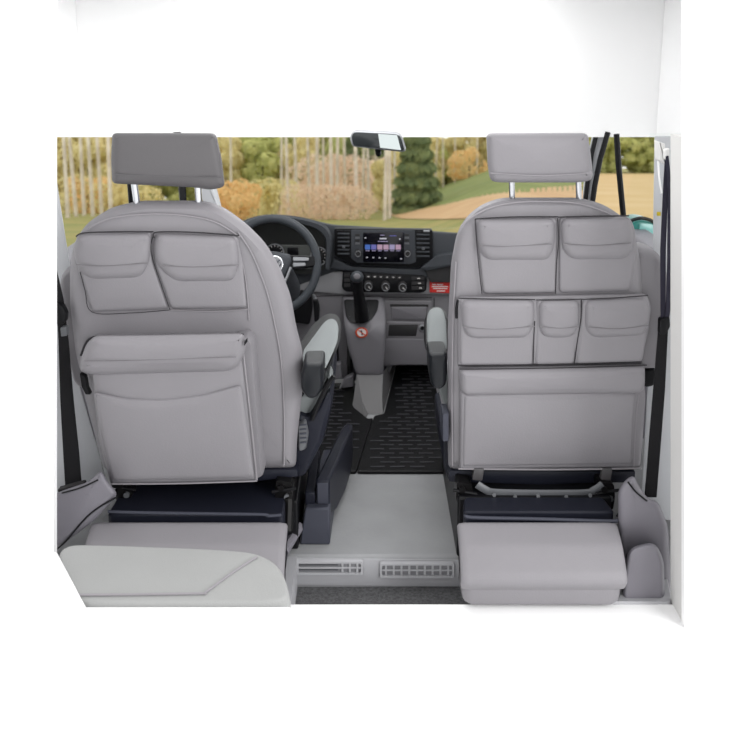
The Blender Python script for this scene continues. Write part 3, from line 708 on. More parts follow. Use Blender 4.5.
console(ps, None, .166, lx, rx, 1.885, 1.955)
b = bmesh.new(); bx(b, lx - .004, rx + .015, 1.965, 2.45, .001, .158); obj('seat_base', b, M['black'], ps, bevel=.006)
for u, v in ((494, 494.5), (515, 496.5), (538, 495.5), (566, 496.5), (590, 495)):
    p = P(u, v, 1.958); obj('bolt', tube(bmesh.new(), [p, p + Vector((0, -.004, 0))], .0045, 8), M['silver'], ps)
b = bmesh.new(); tube(b, spline([P(466, 515, 1.866), P(473, 517.5, 1.864), P(540, 519, 1.864), P(610, 521, 1.864), P(617, 519, 1.866)], 5), .0042, 8); obj('console_edge_highlight', b, M['navy2'], ps)  # edge highlight put into a lighter slate colour
FB = plane(1.985)
b = bmesh.new(); tube(b, spline([P(477, 484, 1.99), P(486, 490, 1.985), P(496, 493, 1.98), P(540, 494, 1.98), P(585, 493.5, 1.98), P(594, 490, 1.985), P(602, 484, 1.99)], 5), .010, 8)
for v in b.verts: v.co.y = 1.985 + (v.co.y - 1.985) * .6
obj('cross_strut', b, M['knobgrey'], ps)
def bracket(seat, u, v, s, Y):
    b = bmesh.new()
    hard(plane(Y), [(u - 8, v - 14), (u + 7, v - 12), (u + 8 , v), (u + 6 , v + 14), (u - 6, v + 16), (u - 9, v + 2)], .05, 0, 3, 1, bm=b)
    br_ = obj('swivel_bracket', b, M['blackmetal'], seat)
    for du, dv, r_ in ((-3, -7, .008), (3, 2, .007), (-2, 9, .006)):
        p = P(u + du, v + dv, Y); obj('bolt', tube(bmesh.new(), [p, p + Vector((0, -.008, 0))], r_, 8), M['blackmetal'] if dv < 0 else M['knobgrey'], br_)
    p0 = P(u - 12 * s, v - 6, Y - .004); p1 = P(u + 12 * s, v - 2, Y - .004)
    obj('spring', tube(bmesh.new(), [p0, p1], .004, 8), M['black'], br_)
    return br_
bracket(ps, 465, 496, 1, 1.985); bracket(ps, 607, 496, -1, 1.985)
b = tube(bmesh.new(), [P(470, 500, 1.98), P(500, 499, 1.975), P(560, 499.5, 1.975), P(604, 501, 1.98)], .0035, 8); obj('release_bar', b, M['knobgrey'], ps)
for u in (478, 606):
    obj('cover_clip', hard(plane(2.005), [(u - 4, 467.5), (u + 6, 467.5), (u + 4, 480), (u - 6, 479)], .008, .006, 1.5, .6), M['clip'], ps)
b = tube(bmesh.new(), spline([P(629, 480, 2.02), P(628, 495, 1.96), P(623, 507, 1.9), P(617, 516, 1.87)], 6), .0025, 8); obj('release_cord', b, M['black'], ps)

# ---- three-pocket organizer and big pocket on the right seat
so_ = thing('seat_organizer', P(552, 365, 1.97), 'grey panel of three small pockets across the middle of the right seat back', 'organizer')
F = plane(1.93 - .010, .00034, 200)
pan = obj('panel', puff(F, [(458, 297), (646, 294), (651, 306), (648, 330), (641, 362), (458, 365)], .004, .006, 3, 3, .003), M['leather'], so_)
for body, flap, cr, gaps in (
    ([(459, 297), (533.5, 298), (533, 364), (459, 364.5)], [(459.5, 297.5), (534, 297.5), (534, 323), (527, 337), (470, 338), (461, 329)], [(462, 324), (495, 326), (533, 323)], [[(458, 296.6), (500, 297.6), (534, 298)], [(534, 320), (533, 340), (532.5, 362)]]),
    ([(535, 298), (579.5, 298), (574, 363), (534, 364)], [(537, 298), (579, 297.5), (578.5, 326), (571, 337), (544, 337), (537, 329)], [(539, 323.5), (558, 325), (577, 323.5)], [[(535, 298.4), (558, 298.2), (580, 297.6)]]),
    ([(581, 298), (646, 295), (650, 308), (642, 361), (575, 363)], [(583, 298), (645, 295.5), (650, 308), (648, 325), (641, 335), (592, 337), (583, 329)], [(586, 324), (616, 325.5), (647, 322)], [[(580, 297.8), (612, 296.4), (646, 293.8)], [(580.5, 299), (580, 318), (576.5, 340), (573.5, 363)]])):
    pk = obj('pocket', puff(F, body, 0, .011, 5, 4, .002), M['leather'], pan)
    obj('pocket_flap', puff(F, flap, 0, .022, 9, 8, .003), M['leather'], pan)
    obj('flap_crease', seamline(F, cr, .0011, .0235), M['crease'], pan)
    for i, g in enumerate(gaps): obj('opening_edge', seamline(F, g, .0013, .013 if i == 0 else .009), M['seam'], pan)
b = tube(bmesh.new(), spline([FR(458, 300, .012), FR(456.5, 308, .008), FR(456.5, 318, .004)], 5), .003, 6); obj('strap', b, M['black'], so_)
b = tube(bmesh.new(), [FR(458, 365.6, .016), FR(550, 364.4, .018), FR(642, 362, .016)], .0014, 6); obj('bottom_seam', b, M['seam'], so_)
bp_ = thing('back_pocket', P(550, 466, 2.0), 'wide grey flat pocket along the bottom of the right seat back', 'pocket')
F = plane(1.93 - .008, .00034, 200)
pan = obj('panel', puff(F, [(460, 368), (643, 364.5), (645, 400), (640, 466), (459, 468)], .003, .012, 4, 4, .006), M['leather'], bp_)
obj('pocket_front', puff(F, [(462.5, 392), (636, 390), (633, 420), (631, 463), (461, 465)], 0, .016, 4, 4, .006), M['leather'], pan)
obj('pocket_flap', puff(F, [(459, 367), (644, 363.5), (644, 386), (638, 392), (464, 394), (459, 388)], 0, .026, 5, 7, .003), M['leather'], pan)
obj('opening_edge', seamline(F, [(459, 367), (550, 366), (645, 363)], .0014, .014), M['seam'], pan)
obj('side_seam', seamline(F, [(637, 392), (634, 420), (632, 466)], .0013, .0155), M['piping'], pan)
obj('hem', seamline(F, [(458, 467), (550, 467.8), (640, 466.5)], .0024, .009), M['piping'], pan)

# ---- driver seat (left)
FL = wide(1.87, .00037, 200)
c = P(190, 470, 1.97)
ds = thing('driver_seat', (c.x, 2.1, 0.0), 'left cab seat seen from behind, grey leather with two upper pockets', 'car seat')
out = fillet([(140, 200.5), (205, 200.5), (224, 207), (246, 223), (265, 242), (280, 267), (291, 296), (296, 325), (303, 352), (303, 385), (297, 440), (296, 469), (105, 472), (92, 425), (77, 365), (70, 305), (70, 262), (75, 240), (88, 222), (112, 207)], 9, 4, 7)
br = obj('backrest', slab(bmesh.new(), FL, out, [(10, -.13), (4, -.09), (1, -.05), (0, -.025), (4, -.008), (9, 0.0)], .001), M['leather'], ds)
seam_sub(FL, [(78, 236), (92, 226), (115, 217.5), (150, 214), (185, 215.5), (215, 222), (240, 237)], br, .0018, .003, 'piping', 'top_seam')
seam_sub(FL, [(238, 232), (250, 250), (259, 270), (267, 292), (274, 320), (281, 360), (284, 410), (284, 466)], br, .0018, .003, 'piping', 'side_seam')
seam_sub(FL, [(230, 236), (242, 262), (247, 290), (249, 320)], br, .0014, .003, 'piping', 'side_seam')
pocket(br, FL, [(76, 236), (84, 232.5), (152.5, 232), (153, 262), (169, 309), (92, 312), (78, 270)], [(73, 246), (79, 234), (152, 232.5), (150, 262), (144, 275), (136, 279), (90, 280), (77, 268)], [(76, 264.5), (105, 266), (148, 263)], [[(76, 236.5), (84, 233), (118, 231.8), (153.5, 231.8)], [(80, 272), (85, 290), (92, 312), (130, 313), (169, 310)]])
pocket(br, FL, [(155, 233), (238, 235.5), (243, 262), (247, 308), (171, 309), (154, 262)], [(155, 233), (237, 236), (240, 262), (236, 276), (231, 282), (176, 282.5), (160, 270), (153, 255)], [(161, 265.5), (195, 267), (239, 265)], [[(154, 238), (157, 232.2), (195, 232.4), (239, 235.6)], [(153.5, 235), (151, 245), (153, 260), (161, 284), (170, 310)], [(170, 309), (208, 310), (247, 308)]])
seam_sub(FL, [(170, 310), (215, 311.5), (250, 309)], br, .0015, .003, 'piping', 'pocket_seam')
FH = wide(1.84, .0002, 160)
hr = obj('headrest', slab(bmesh.new(), FH, fillet([(112, 133), (216, 133), (222, 160), (225, 187), (210, 190), (196, 187.5), (112, 183.5), (111, 160)], 5, 4, 7), [(8, -.10), (4, -.08), (0, -.03), (1, -.008), (4, 0), (7, .003)], .007), M['leather_shaded'], ds)
seam_sub(FH, [(113, 174), (165, 176), (221, 177)], hr, .0011, .006, 'leather_shaded')
for u0, u1 in ((133.5, 137.5), (197.5, 199)):
    b = tube(bmesh.new(), [P(u0, 178, 1.88), P(u1, 207, 1.895)], .0075, 10); obj('headrest_post', b, M['chrome'], ds)
for u in (129.8, ):
    b = tube(bmesh.new(), [P(u, 183, 1.93), P(u + 1.5, 203, 1.94)], .006, 8); obj('post_guide', b, M['black'], ds)
obj('outer_armrest', puff(plane(1.98), [(82, 262), (70, 265), (62.5, 274), (61.5, 300), (67, 345), (76, 381), (90, 388), (100, 380)], .05, .03, 8, 5), M['leather'], ds)
# inner armrest of the driver seat
Fp = plane(2.10, -.0055, 340)
b = slab(bmesh.new(), Fp, fillet([(300, 360), (324, 327), (331, 324), (336.5, 327.5), (338.5, 338), (334, 350), (325, 370), (312, 372)], 6, 5, 4), [(0, -.05), (0, 0), (1.5, .012), (4, .018)], .003); ia = obj('inner_armrest', b, M['fabric'], ds)
b = slab(bmesh.new(), plane(2.17, -.0055, 340), fillet([(290, 362), (312, 330), (325, 319), (337, 319.5), (341.5, 332), (338, 348), (326, 372), (308, 372)], 6, 5, 4), [(0, -.05), (0, 0), (1, .01)], 0, fill=()); obj('armrest_shell', b, M['black'], ia)
b = slab(bmesh.new(), plane(1.90), fillet([(304, 361.5), (323.5, 361), (324, 385), (318, 396), (309, 397.5), (301, 389), (300.5, 375)], 4, 5, 4), [(0, -.07), (0, 0), (1, .012), (3, .018)], .004); obj('armrest_hinge', b, M['hinge'], ds)
obj('hinge_strap', hard(plane(1.985), [(286, 369.5), (303, 372), (303, 378), (286, 375.5)], .01, .004, .5, .3), M['black'], ds)
obj('cover_strap', hard(plane(1.985), [(290, 407), (301, 391), (305, 393), (290, 413)], .006, .003, .5, .3), M['black'], ds)
obj('seat_side', puff(plane(2.05), [(296, 396), (316, 392), (330, 372), (333, 380), (322, 404), (306, 428), (294, 436)], .05, .01, 3, 3), M['fabric'], ds)
b = tube(bmesh.new(), spline([P(334, 376, 2.02), P(326, 388, 2.02), P(317, 407, 2.02), P(312, 420, 2.02)], 5), .006, 8); obj('belt_loop', b, M['black'], ds)
obj('side_shield', slab(bmesh.new(), plane(2.03), fillet([(292, 422), (299, 412), (308, 416), (322, 398), (331, 388), (333, 402), (324, 440), (306, 475), (298, 478), (292, 470)], 4, 4, 5), [(0, -.3), (0, -.01), (1.5, .004), (4, .008)], .004), M['navy'], ds)
b = slab(bmesh.new(), plane(2.02), fillet([(298, 422), (306, 418.5), (309, 432), (306.5, 447), (299, 449)], 3, 4, 4), [(0, -.03), (0, .012), (1.2, .018)], 0, fill=()); kn = obj('recline_knob', b, M['knobgrey'], ds)
for k in range(5):
    obj('knob_rib', hard(plane(2.0), [(300, 424.5 + k * 4.4), (306.5, 424 + k * 4.4), (306.5, 425.2 + k * 4.4), (300, 425.7 + k * 4.4)], .001, .0015, 0, .2), M['navy2'], kn)
b = bmesh.new(); bx(b, P(284, 530, 1.99).x, P(298, 530, 2.0).x, 2.0, 2.5, .001, .13); obj('seat_gap_shade', b, M['black'], ds, bevel=.004)  # black box added as shade in the gap between console and handbrake
x0 = P(110, 470, 2.0).x; x1 = P(300, 470, 2.0).x
b = slab(bmesh.new(), plan(.20), fillet([(x0, 2.09), (x1, 2.09), (x1, 2.52), (x0, 2.52)], .05, 5, .05), [(0, 0), (-.01, .03), (-.005, .07), (.015, .095)], .015); obj('seat_cushion', b, M['leather'], ds)
obj('lower_band', hard(plane(1.98), [(118, 470), (297, 469), (298, 476), (262, 480), (118, 486)], .05, .003, 1, .5), M['navy'], ds)
lx = P(106, 512, 1.873).x; rx = P(283, 514, 1.873).x
console(ds, None, .163, lx, rx, 1.878, 2.45)
b = bmesh.new(); tube(b, spline([P(108, 511.5, 1.862), P(140, 512.5, 1.860), P(200, 513.5, 1.860), P(262, 514.5, 1.860), P(268, 516, 1.860), P(281, 515, 1.862)], 5), .0035, 8); obj('console_edge_highlight', b, M['navy2'], ds)  # left console edge drawn lighter, its highlight put into the colour
bracket(ds, 124, 492, 1, 1.955); bracket(ds, 284, 494, -1, 1.955)
b = tube(bmesh.new(), [P(292, 480, 2.0), P(289, 500, 1.95), P(288, 530, 1.93)], .012, 8); obj('rail_post', b, M['blackmetal'], ds)
b = tube(bmesh.new(), [P(284, 552, 1.955), P(300, 526, 2.04)], .012, 8)
rail = struct('trim_16', b, M['pillartrim'], 'grey floor rail beside the handbrake')

# ---- box bag hanging on the left seat
bg_ = thing('storage_bag', P(185, 483, 1.84), 'large grey box bag with lid hanging on the left seat back', 'bag')
Fb = wide(1.845, .00037, 330)
body = [(90, 352), (243, 348), (247, 380), (257, 481), (111.5, 484.5), (100, 440)]
bd = obj('body', slab(bmesh.new(), lambda u, v, off: Fb(u, v, off), fillet(body, 5, 4, 7), [(-1, -.075), (0, -.02), (0, -.006), (1.2, -.001), (3, .002)], .006), M['leather'], bg_)
obj('gusset', slab(bmesh.new(), plane(1.865, .00037, 330), fillet([(236, 338), (247, 336.5), (252.5, 343), (257, 400), (263, 477), (256, 481), (238, 470)], 3, 4, 7), [(-.5, -.05), (0, -.01), (2, 0)], 0, fill=()), M['leather'], bg_)
obj('lid', slab(bmesh.new(), Fb, fillet([(94, 335.5), (244, 333), (247, 345), (243, 358), (236, 368), (228, 371), (92, 375), (80.5, 371), (80, 361), (86, 345)], 6, 5, 7), [(-1, -.08), (0, -.03), (0, .005), (1, .014), (4, .021), (8, .025)], .006), M['leather'], bg_)
obj('lid_stitch', seamline(Fb, [(84, 361), (130, 360.5), (190, 358.5), (236, 357)], .001, .0295), M['crease'], bg_)
obj('front_pocket', slab(bmesh.new(), Fb, fillet([(93, 392), (125, 398.5), (164, 400, 30), (205, 394.5), (241, 385), (254, 478), (113, 481)], 5, 5, 7), [(0, 0), (0, .008), (1.5, .0115), (4, .013)], .005), M['leather'], bg_)
obj('front_piping', seamline(Fb, [(243, 350), (247, 385), (252, 430), (257, 480)], .0018, .004), M['piping'], bg_)
obj('back_edge', seamline(plane(1.872, .00037, 330), [(84, 352), (92, 336), (110, 333.6), (165, 332.2), (245, 331.5)], .0026, .022), M['seam'], bg_)
obj('bottom_piping', seamline(Fb, [(112, 484), (180, 483.5), (257, 481)], .0018, .004), M['piping'], bg_)
obj('side_strap', hard(plane(1.885), [(80, 373), (86, 376), (88, 388), (91, 394), (86, 394), (82, 386)], .01, .004, 1, .3), M['black'], bg_)
obj('corner_tab', hard(plane(1.825), [(244.5, 341), (247.5, 338), (247.5, 341.5), (244, 346)], .003, .003, .5, .2), M['black'], bg_)

# ------------------------------------------------------------------ storage bags standing behind the consoles
def floorbag(u0, u1, lab, ybase, right):
    xa, xb = P(u0, 575, ybase).x, P(u1, 575, ybase).x
    t = thing('storage_bag', ((xa + xb) / 2, ybase, .003), lab, 'bag')
    L = xb - xa; yb = ybase
    sec = fillet([(yb, .004), (yb - .012, .085), (yb + .03, .125), (yb + .085, .150), (yb + .098, .12), (yb + .098, .004)], .014, 5, .012)
    ends = [(.018, 0), (.008, .006), (.0, .022), (0, L * .33), (0, L * .66), (0, L - .022), (.008, L - .006), (.018, L)]
    obj('body', slab(bmesh.new(), section(xa), sec, ends, fill=()), M['leather'], t, auto=60)
    lid = fillet([(yb - .008, .05), (yb - .024, .075), (yb - .015, .094), (yb + .03, .136), (yb + .085, .161), (yb + .1, .148), (yb + .09, .13), (yb + .03, .115), (yb + .0, .085), (yb + .0, .052)], .01, 4, .012)
    ends = [(.007, -.006), (.002, -.002), (0, .012), (0, L * .33), (0, L * .66), (0, L - .012), (.002, L + .002), (.007, L + .006)]
    obj('lid', slab(bmesh.new(), section(xa), lid, ends, fill=()), M['leather'], t, auto=60)
    pts = [Vector((xa + .01 + (L - .02) * k / 6, yb - .0185, .078)) for k in range(7)]
    obj('lid_seam', tube(bmesh.new(), pts, .0016, 6), M['piping'], t)
    return t
floorbag(463, 623, 'grey bag with rounded lid standing on the floor behind the right seat', 1.765, True)
floorbag(84, 282, 'grey bag standing on the floor behind the left seat, partly hidden by the bench', 1.765, False)
F = level(0.0)
b = bmesh.new(); bx(b, P(58, 575, 1.755).x - .02, P(284, 575, 1.755).x + .01, 1.70, 1.9675, LOW, 0.002)
struct('trim_17', b, M['stepgrey'], 'grey step trim under the left bag')

# ------------------------------------------------------------------ bench in the lower left corner
ZB = .335
def pl2(u, v): p = PZ(u, v, ZB - .012); return (p.x, p.y)
ol = [pl2(57.5, 547.5), pl2(120, 549), pl2(175, 551), pl2(230, 553.5), pl2(258, 556.5), pl2(277, 566), pl2(288, 582), pl2(293, 609), pl2(150, 609), pl2(72, 609), pl2(57, 580)]
def thin(q):
    out = []
    for p in q:
        if not out or (p - out[-1]).length > .006: out.append(p)
    return out
bn = thing('bench_seat', (pl2(175, 590)[0], pl2(175, 590)[1], LOW), 'pale grey upholstered bench corner in the lower left foreground', 'bench')
b = slab(bmesh.new(), plan(ZB - .012), thin(fillet(ol, .05, 5, .02)), [(.004, -.10), (.0, -.05), (0, -.012), (.002, .0), (.0035, .007), (.007, .010), (.010, .0105)], .002); cu = obj('cushion', b, M['bench'], bn)
S3 = lambda u, v, dz=.001: PZ(u, v, ZB) + Vector((0, 0, dz))
b = tube(bmesh.new(), spline([S3(70, 595.5), S3(130, 595), S3(200, 594), S3(206, 592.5), S3(230, 575), S3(248, 563), S3(257, 557.5)], 5), .0022, 6); obj('piping', b, M['piping'], cu)
xs0, ys = pl2(30, 609); xs1 = pl2(293, 609)[0]
b = bmesh.new(); bx(b, xs0, xs1, ys - .03, ys + .0, LOW, ZB - .006); obj('back_panel', b, M['white'], bn, bevel=.006)
a0 = PZ(57, 551, ZB + .01); a1 = PZ(86, 606, ZB + .01)
b = bmesh.new(); hexa(b, [Vector((a0.x, a0.y, LOW)), Vector((a1.x, a1.y, LOW)), Vector((a1.x - .1, a1.y, LOW)), Vector((a0.x - .1, a0.y, LOW)), a0, a1, a1 + Vector((-.1, 0, 0)), a0 + Vector((-.1, 0, 0))])
obj('side_panel', b, M['white'], bn, bevel=.004)
b = bmesh.new(); hexa(b, [Vector((*pl2(60, 556), LOW)), Vector((*pl2(255, 562), LOW)), Vector((*pl2(280, 603), LOW)), Vector((*pl2(80, 603), LOW)), Vector((*pl2(60, 556), ZB - .11)), Vector((*pl2(255, 562), ZB - .11)), Vector((*pl2(280, 603), ZB - .11)), Vector((*pl2(80, 603), ZB - .11))])
obj('bench_base', b, M['white'], bn)

# ------------------------------------------------------------------ seat belts
sb = thing('seat_belt', P(655, 495, 1.96), 'dark seat belt running down the right door pillar', 'seat belt')
wv = Vector((1, 0, 0))
b = strip(bmesh.new(), [P(667, 155, 1.955), P(665.5, 190, 1.955), P(663, 250, 1.955), P(663, 300, 1.955), P(663.5, 325, 1.955)], wv, [.008, .011, .012, .011, .012], .003); obj('shoulder_webbing', b, M['beltnavy'], sb)
b = strip(bmesh.new(), [P(667, 156, 1.95), P(670, 190, 1.95), P(669.5, 260, 1.95), P(668, 310, 1.95), P(665, 330, 1.95)], wv, [.006, .009, .010, .010, .010], .003); obj('return_webbing', b, M['beltnavy'], sb)
obj('buckle', hard(plane(1.95), [(659.5, 319), (669, 316), (669.5, 326), (665, 334), (659, 334)], .012, .006, 2, .6), M['black'], sb)
b = strip(bmesh.new(), [P(663, 330, 1.955), P(659, 390, 1.955), P(655, 440, 1.955), P(650.5, 497, 1.95)], wv, [.022, .027, .028, .028], .003); obj('lap_webbing', b, M['belt'], sb)
obj('upper_anchor', hard(plane(1.955), [(664.5, 150), (669, 148), (669, 160), (665, 160)], .012, .004, 1, .4), M['wallgrey'], sb)
obj('belt_tag', hard(plane(2.02), rect(657, 212, 660.6, 215.8), .002, .002, .3, .2), M['yellow'], sb)
sb2 = thing('seat_belt', P(73, 490, 1.93), 'black seat belt running down the left door pillar', 'seat belt')
b = strip(bmesh.new(), [P(54, 270, 1.93), P(60, 300, 1.93), P(63.5, 340, 1.93), P(67, 400, 1.93), P(71, 450, 1.93), P(74, 492, 1.90)], wv, [.012, .016, .022, .030, .036, .038], .003); obj('webbing', b, M['belt'], sb2)
obj('buckle', hard(plane(1.92), [(56, 302), (63, 305), (67, 313), (66, 322), (58, 324)], .012, .008, 2, .6), M['black'], sb2)
obj('belt_clip', hard(plane(1.915), [(61, 327), (67, 326), (68, 335), (62, 336)], .01, .006, 1, .4), M['knobgrey'], sb2)
obj('belt_mouth', hard(plane(1.885), [(58, 489), (84, 482), (86, 487), (60, 496)], .012, .004, 1, .4), M['recess'], sb2)

# ------------------------------------------------------------------ the land outside
def sx(x, y):
    t = (CU + FPX * x / y - 380) / 150; t = max(0, min(1, t)); return 1 - t * t * (3 - 2 * t)
def gz(x, y): 
    w = max(0, min(1, (CU + FPX * x / y - 490) / 90)); w = w * w * (3 - 2 * w)
    return CAMZ - (.118 + .046 * sx(x, y) + .012 * w) * y - 1.5
def ground(u, v):
    """point of the land seen at (u, v)"""
    d = ray(u, v); s = 8.0
    while s < 400:
        p = d * s
        if p.y > 1 and CAMZ + p.z <= gz(p.x, p.y): break
        s *= 1.001
    p = d * s; return Vector((p.x, p.y, gz(p.x, p.y)))
b = bmesh.new(); rows = []
ys = [12 * (1.022 ** k) for k in range(126)]
for y in ys: rows.append([b.verts.new((y * (-.55 + 1.1 * k / 240), y, gz(y * (-.55 + 1.1 * k / 240), y))) for k in range(241)])
for A, B in zip(rows, rows[1:]):
    for k in range(240): b.faces.new((A[k], A[k + 1], B[k + 1], B[k]))
M['grass'] = leafmat('meadow_grass', srgb(142, 144, 84, .8), srgb(168, 156, 98, .8), .5)
M['greenfield'] = leafmat('green_field', srgb(126, 138, 78, .8), srgb(144, 150, 90, .8), .4)
M['dirt'] = leafmat('tan_track', srgb(212, 172, 128, .74), srgb(222, 186, 142, .74), .6)
M['straw'] = leafmat('straw_field', srgb(212, 180, 124, .74), srgb(222, 194, 144, .74), .3)
tag(obj('meadow', b, M['grass']), 'yellow green meadow sloping away outside the windscreen', 'meadow', None, 'structure')
def patch(name, pts, m, lab, up):
    b = bmesh.new(); poly = [Vector(p) for p in pts]
    def ins(x, y):
        c = False
        for i in range(len(poly)):
            a, q = poly[i - 1], poly[i]
            if (a.y > y) != (q.y > y) and x < (q.x - a.x) * (y - a.y) / (q.y - a.y) + a.x: c = not c
        return c
    u0, u1 = min(p.x for p in poly), max(p.x for p in poly); v0, v1 = min(p.y for p in poly), max(p.y for p in poly)
    N, K = 40, 40; us = [u0 + (u1 - u0) * k / N for k in range(N + 1)]
    cols = []
    for u in us:
        vs = []
        for i in range(len(poly)):
            a, q = poly[i - 1], poly[i]
            if (a.x > u) != (q.x > u): vs.append(a.y + (q.y - a.y) * (u - a.x) / (q.x - a.x))
        if len(vs) < 2: cols.append(None); continue
        t0, t1 = min(vs), max(vs)
        cols.append([b.verts.new(ground(u, t0 + (t1 - t0) * j / 10) + Vector((0, 0, up))) for j in range(11)])
    for A, B in zip(cols, cols[1:]):
        if A and B:
            for j in range(10): b.faces.new((A[j], B[j], B[j + 1], A[j + 1]))
    return tag(obj(name, b, m), lab, name.split('_')[0], None, 'structure')
patch('field', [(424, 168), (432, 162), (460, 162), (500, 167), (560, 172), (600, 173), (600, 190), (500, 194), (470, 199), (445, 206), (424, 205)], M['greenfield'], 'green field beyond the track', .03)
patch('track', [(386, 214), (420, 210), (450, 204), (480, 196), (520, 190), (600, 184), (600, 206), (520, 215), (480, 219), (440, 220), (400, 219)], M['dirt'], 'tan dirt track curving across the meadow', .03)
patch('straw_field', [(590, 174), (650, 174), (720, 175), (720, 236), (650, 238), (592, 236)], M['straw'], 'straw coloured field outside the right window', .04)

def leaves(n, shape, size, rnd):
    """leaf sprays lying over the outside of a crown"""
    b = bmesh.new()
    for _ in range(n):
        p, nr = shape(rnd); s = size * rnd.uniform(.6, 1.3)
        nr = (nr + Vector((rnd.gauss(0, .35), rnd.gauss(0, .35), rnd.gauss(0, .35) + .15))).normalized()
        a = nr.cross(Vector((rnd.gauss(0, 1), rnd.gauss(0, 1), rnd.gauss(0, 1)))).normalized(); c = nr.cross(a)
        b.faces.new([b.verts.new(p + a * s), b.verts.new(p + c * s * .7), b.verts.new(p - a * s), b.verts.new(p - c * s * .7)])
    return b
def mesh_of(bm, name, m):
    me = bpy.data.meshes.new(name); bm.to_mesh(me); bm.free(); me.materials.append(m); return me
def cone_shape(h, r):
    def f(q):
        t = q.random() ** 1.5; a = q.uniform(0, 6.283); lay = .85 + .15 * math.cos(t * 60)
        rr = r * (1 - t) * lay * q.uniform(.85, 1); return Vector((rr * math.cos(a), rr * math.sin(a), .2 + t * h)), Vector((math.cos(a), math.sin(a), .5))
    return f
def ball_shape(h, r, z0):
    cl = []
    q0 = random.Random(int(h * 100 + r * 10))
    for _ in range(22):
        a = q0.uniform(0, 6.283); d = math.sqrt(q0.uniform(0, 1)) * .75 * r; rr = r * q0.uniform(.28, .45)
        cl.append((Vector((d * math.cos(a), d * math.sin(a), z0 + q0.uniform(.06, .95) * h)), rr))
    cl.append((Vector((0, 0, z0 + h * .5)), r * .8))
    def f(q):
        while True:
            c, rr = q.choice(cl); v = Vector((q.gauss(0, 1), q.gauss(0, 1), q.gauss(0, 1))).normalized(); p = c + v * rr * q.uniform(.94, 1.04)
            if all((p - c2).length > r2 * .9 for c2, r2 in cl if c2 is not c): return p, v
    return f
rnd = random.Random(3)
barkp = leafmat('pale_bark', srgb(200, 188, 174), srgb(230, 220, 206), 2.0); barkd = leafmat('dark_bark', srgb(92, 80, 66), srgb(120, 106, 88), 2.0)
def lm(n, a, b): return leafmat(n, srgb(*a), srgb(*b), 1.3, True)
spruce = lm('spruce_green', (124, 138, 98), (160, 168, 116)); olive = lm('olive_leaves', (196, 200, 130), (226, 224, 158))
yel = lm('yellow_leaves', (226, 214, 158), (242, 232, 184)); rust = lm('orange_leaves', (236, 200, 140), (244, 220, 168))
rose = lm('dry_rose_brush', (230, 204, 180), (242, 224, 200)); green = lm('mid_green_leaves', (172, 188, 118), (206, 212, 140))
def trunk(h, r, lean=0):
    b = bmesh.new(); tube(b, [(0, 0, -.5), (lean * .3, 0, h * .3), (lean * .7, 0, h * .65), (lean, 0, h)], r, 8, rr=[r, r * .85, r * .65, r * .35]); return b
KIND = {}
def kind(key, name, lab, cat, group, parts): KIND[key] = (name, lab, cat, group, [(n, mesh_of(bm, name + '_' + n, m)) for n, bm, m in parts])
kind('spruce', 'spruce_tree', 'dark green spruce in the forest beyond the windscreen', 'tree', 'spruces', [('trunk', trunk(11, .2), barkd), ('foliage', leaves(4200, cone_shape(11, 2.6), .34, rnd), spruce)])
kind('birch', 'pale_tree', 'tall pale straight trunk standing at the forest edge', 'tree', 'pale trunks', [('trunk', trunk(13, .12, .3), barkp), ('crown', leaves(500, ball_shape(4, 1.3, 9), .22, rnd), olive)])
kind('olive', 'broadleaf_tree', 'olive yellow broadleaf tree in the forest outside', 'tree', 'olive trees', [('trunk', trunk(6, .16), barkd), ('crown', leaves(3600, ball_shape(7, 2.8, .2), .3, rnd), olive)])
kind('yellow', 'autumn_tree', 'pale yellow autumn tree in the forest outside', 'tree', 'yellow trees', [('trunk', trunk(6, .16, .3), barkp), ('crown', leaves(3600, ball_shape(7, 2.7, .1), .3, rnd), yel)])
kind('green', 'leafy_tree', 'mid green leafy tree at the back of the forest', 'tree', 'green trees', [('trunk', trunk(6, .18), barkd), ('crown', leaves(3600, ball_shape(7.5, 2.9, .1), .32, rnd), green)])
kind('rust', 'orange_bush', 'low orange bush at the forest edge', 'bush', 'orange bushes', [('stem', trunk(1.2, .06), barkd), ('foliage', leaves(1500, ball_shape(1.8, 1.4, .1), .1, rnd), rust)])
kind('rose', 'dry_brush', 'dry pinkish brush below the pale trunks', 'bush', 'dry brush', [('stem', trunk(1.2, .05), barkd), ('foliage', leaves(2600, ball_shape(2.2, 2.2, .05), .08, rnd), rose)])
kind('shrub', 'yellow_bush', 'low yellow green bush at the forest edge', 'bush', 'yellow bushes', [('stem', trunk(1.2, .05), barkd), ('foliage', leaves(1600, ball_shape(1.6, 1.5, .05), .1, rnd), yel)])
def plant(key, u, Y, s=1.0, own=None):
    name, lab, cat, group, parts = KIND[key]; x = (u - CU) / FPX * Y
    t = thing(name, (x, Y, gz(x, Y) - .05), own or lab, cat, None if own and not own.endswith('right window') else group + (' by the field' if own else '')); t.rotation_euler.z = rnd.uniform(0, 6.28); t.scale = (s, s, s * rnd.uniform(.9, 1.1))
    for n, me in parts:
        o = bpy.data.objects.new(n, me); C.objects.link(o); o.parent = t
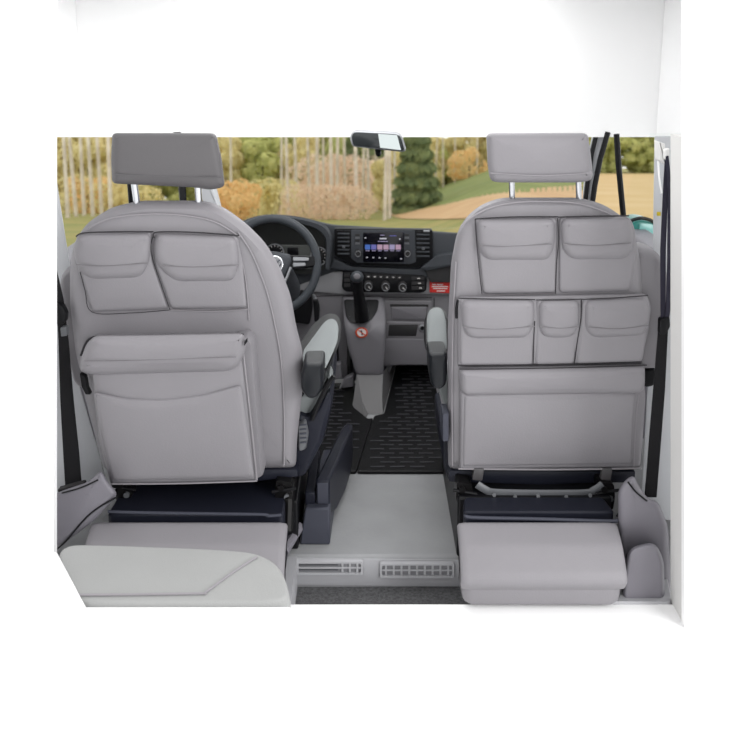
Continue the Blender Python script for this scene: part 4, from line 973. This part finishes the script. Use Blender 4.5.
# back row
for k, u in enumerate(range(40, 420, 30)):
    plant(('yellow', 'olive', 'olive', 'yellow', 'green', 'olive')[k % 6] if u < 290 else ('green', 'olive', 'green')[k % 3], u + rnd.uniform(-4, 4), 92 + (k % 2) * 8, 1.15)
# left window
for u, k in ((50, 'yellow'), (98, 'yellow')): plant(k, u, 68, .9)
for u in (62, 71, 79, 88, 97, 106): plant('birch', u, rnd.uniform(48, 54))
for u, k in ((64, 'shrub'), (84, 'rust'), (104, 'shrub'), (124, 'shrub'), (140, 'shrub')): plant(k, u, 58, 1.1)
# between left headrest and mirror
for u, k in ((140, 'olive'), (180, 'olive'), (226, 'yellow'), (262, 'olive'), (304, 'yellow')): plant(k, u, 76, .8)
for u, y in ((287, 50), (296, 60), (309, 62), (316, 52), (323, 64), (331, 50), (336.5, 51), (357, 48), (363, 60), (369, 56), (376, 62), (385, 44), (390, 46), (395, 58), (280, 66), (345, 66), (229, 64)): plant('birch', u, y, rnd.uniform(.8, 1.05))
for u in (222, 238): plant('rust', u, 44, .9)
for u in (256, 278): plant('shrub', u, 54, 1.1)
for u in (312, 326, 342, 356, 372): plant('rose', u, rnd.uniform(67, 72), rnd.uniform(1.3, 1.6))
for u in (302, 320, 336, 350): plant('rose', u, 46, .62)
for u in (352, 376): plant('spruce', u, 80, .8)
plant('spruce', 417, 52, .66, 'dense dark green spruce at the left edge of the green field'); plant('yellow', 398, 60, .6)
# far edge of the field
for k, u in enumerate(range(430, 500, 17)): plant(('yellow', 'olive', 'yellow', 'spruce')[k % 4], u, 112 + 6 * (k % 2), .85)
for u in (436, 444, 456, 478): plant('birch', u, 104, .9)
plant('yellow', 447, 124, .9)
plant('rust', 470, 100, 1.6, 'large orange bush at the far edge of the green field')
for k, u in enumerate(range(505, 590, 24)): plant(('yellow', 'olive')[k % 2], u, 110, .8)
for k, u in enumerate(range(594, 690, 14)): plant(('olive', 'green')[k % 2], u, 108 + 5 * (k % 2), .85, ('olive tree', 'mid green tree')[k % 2] + ' beyond the straw field outside the right window')
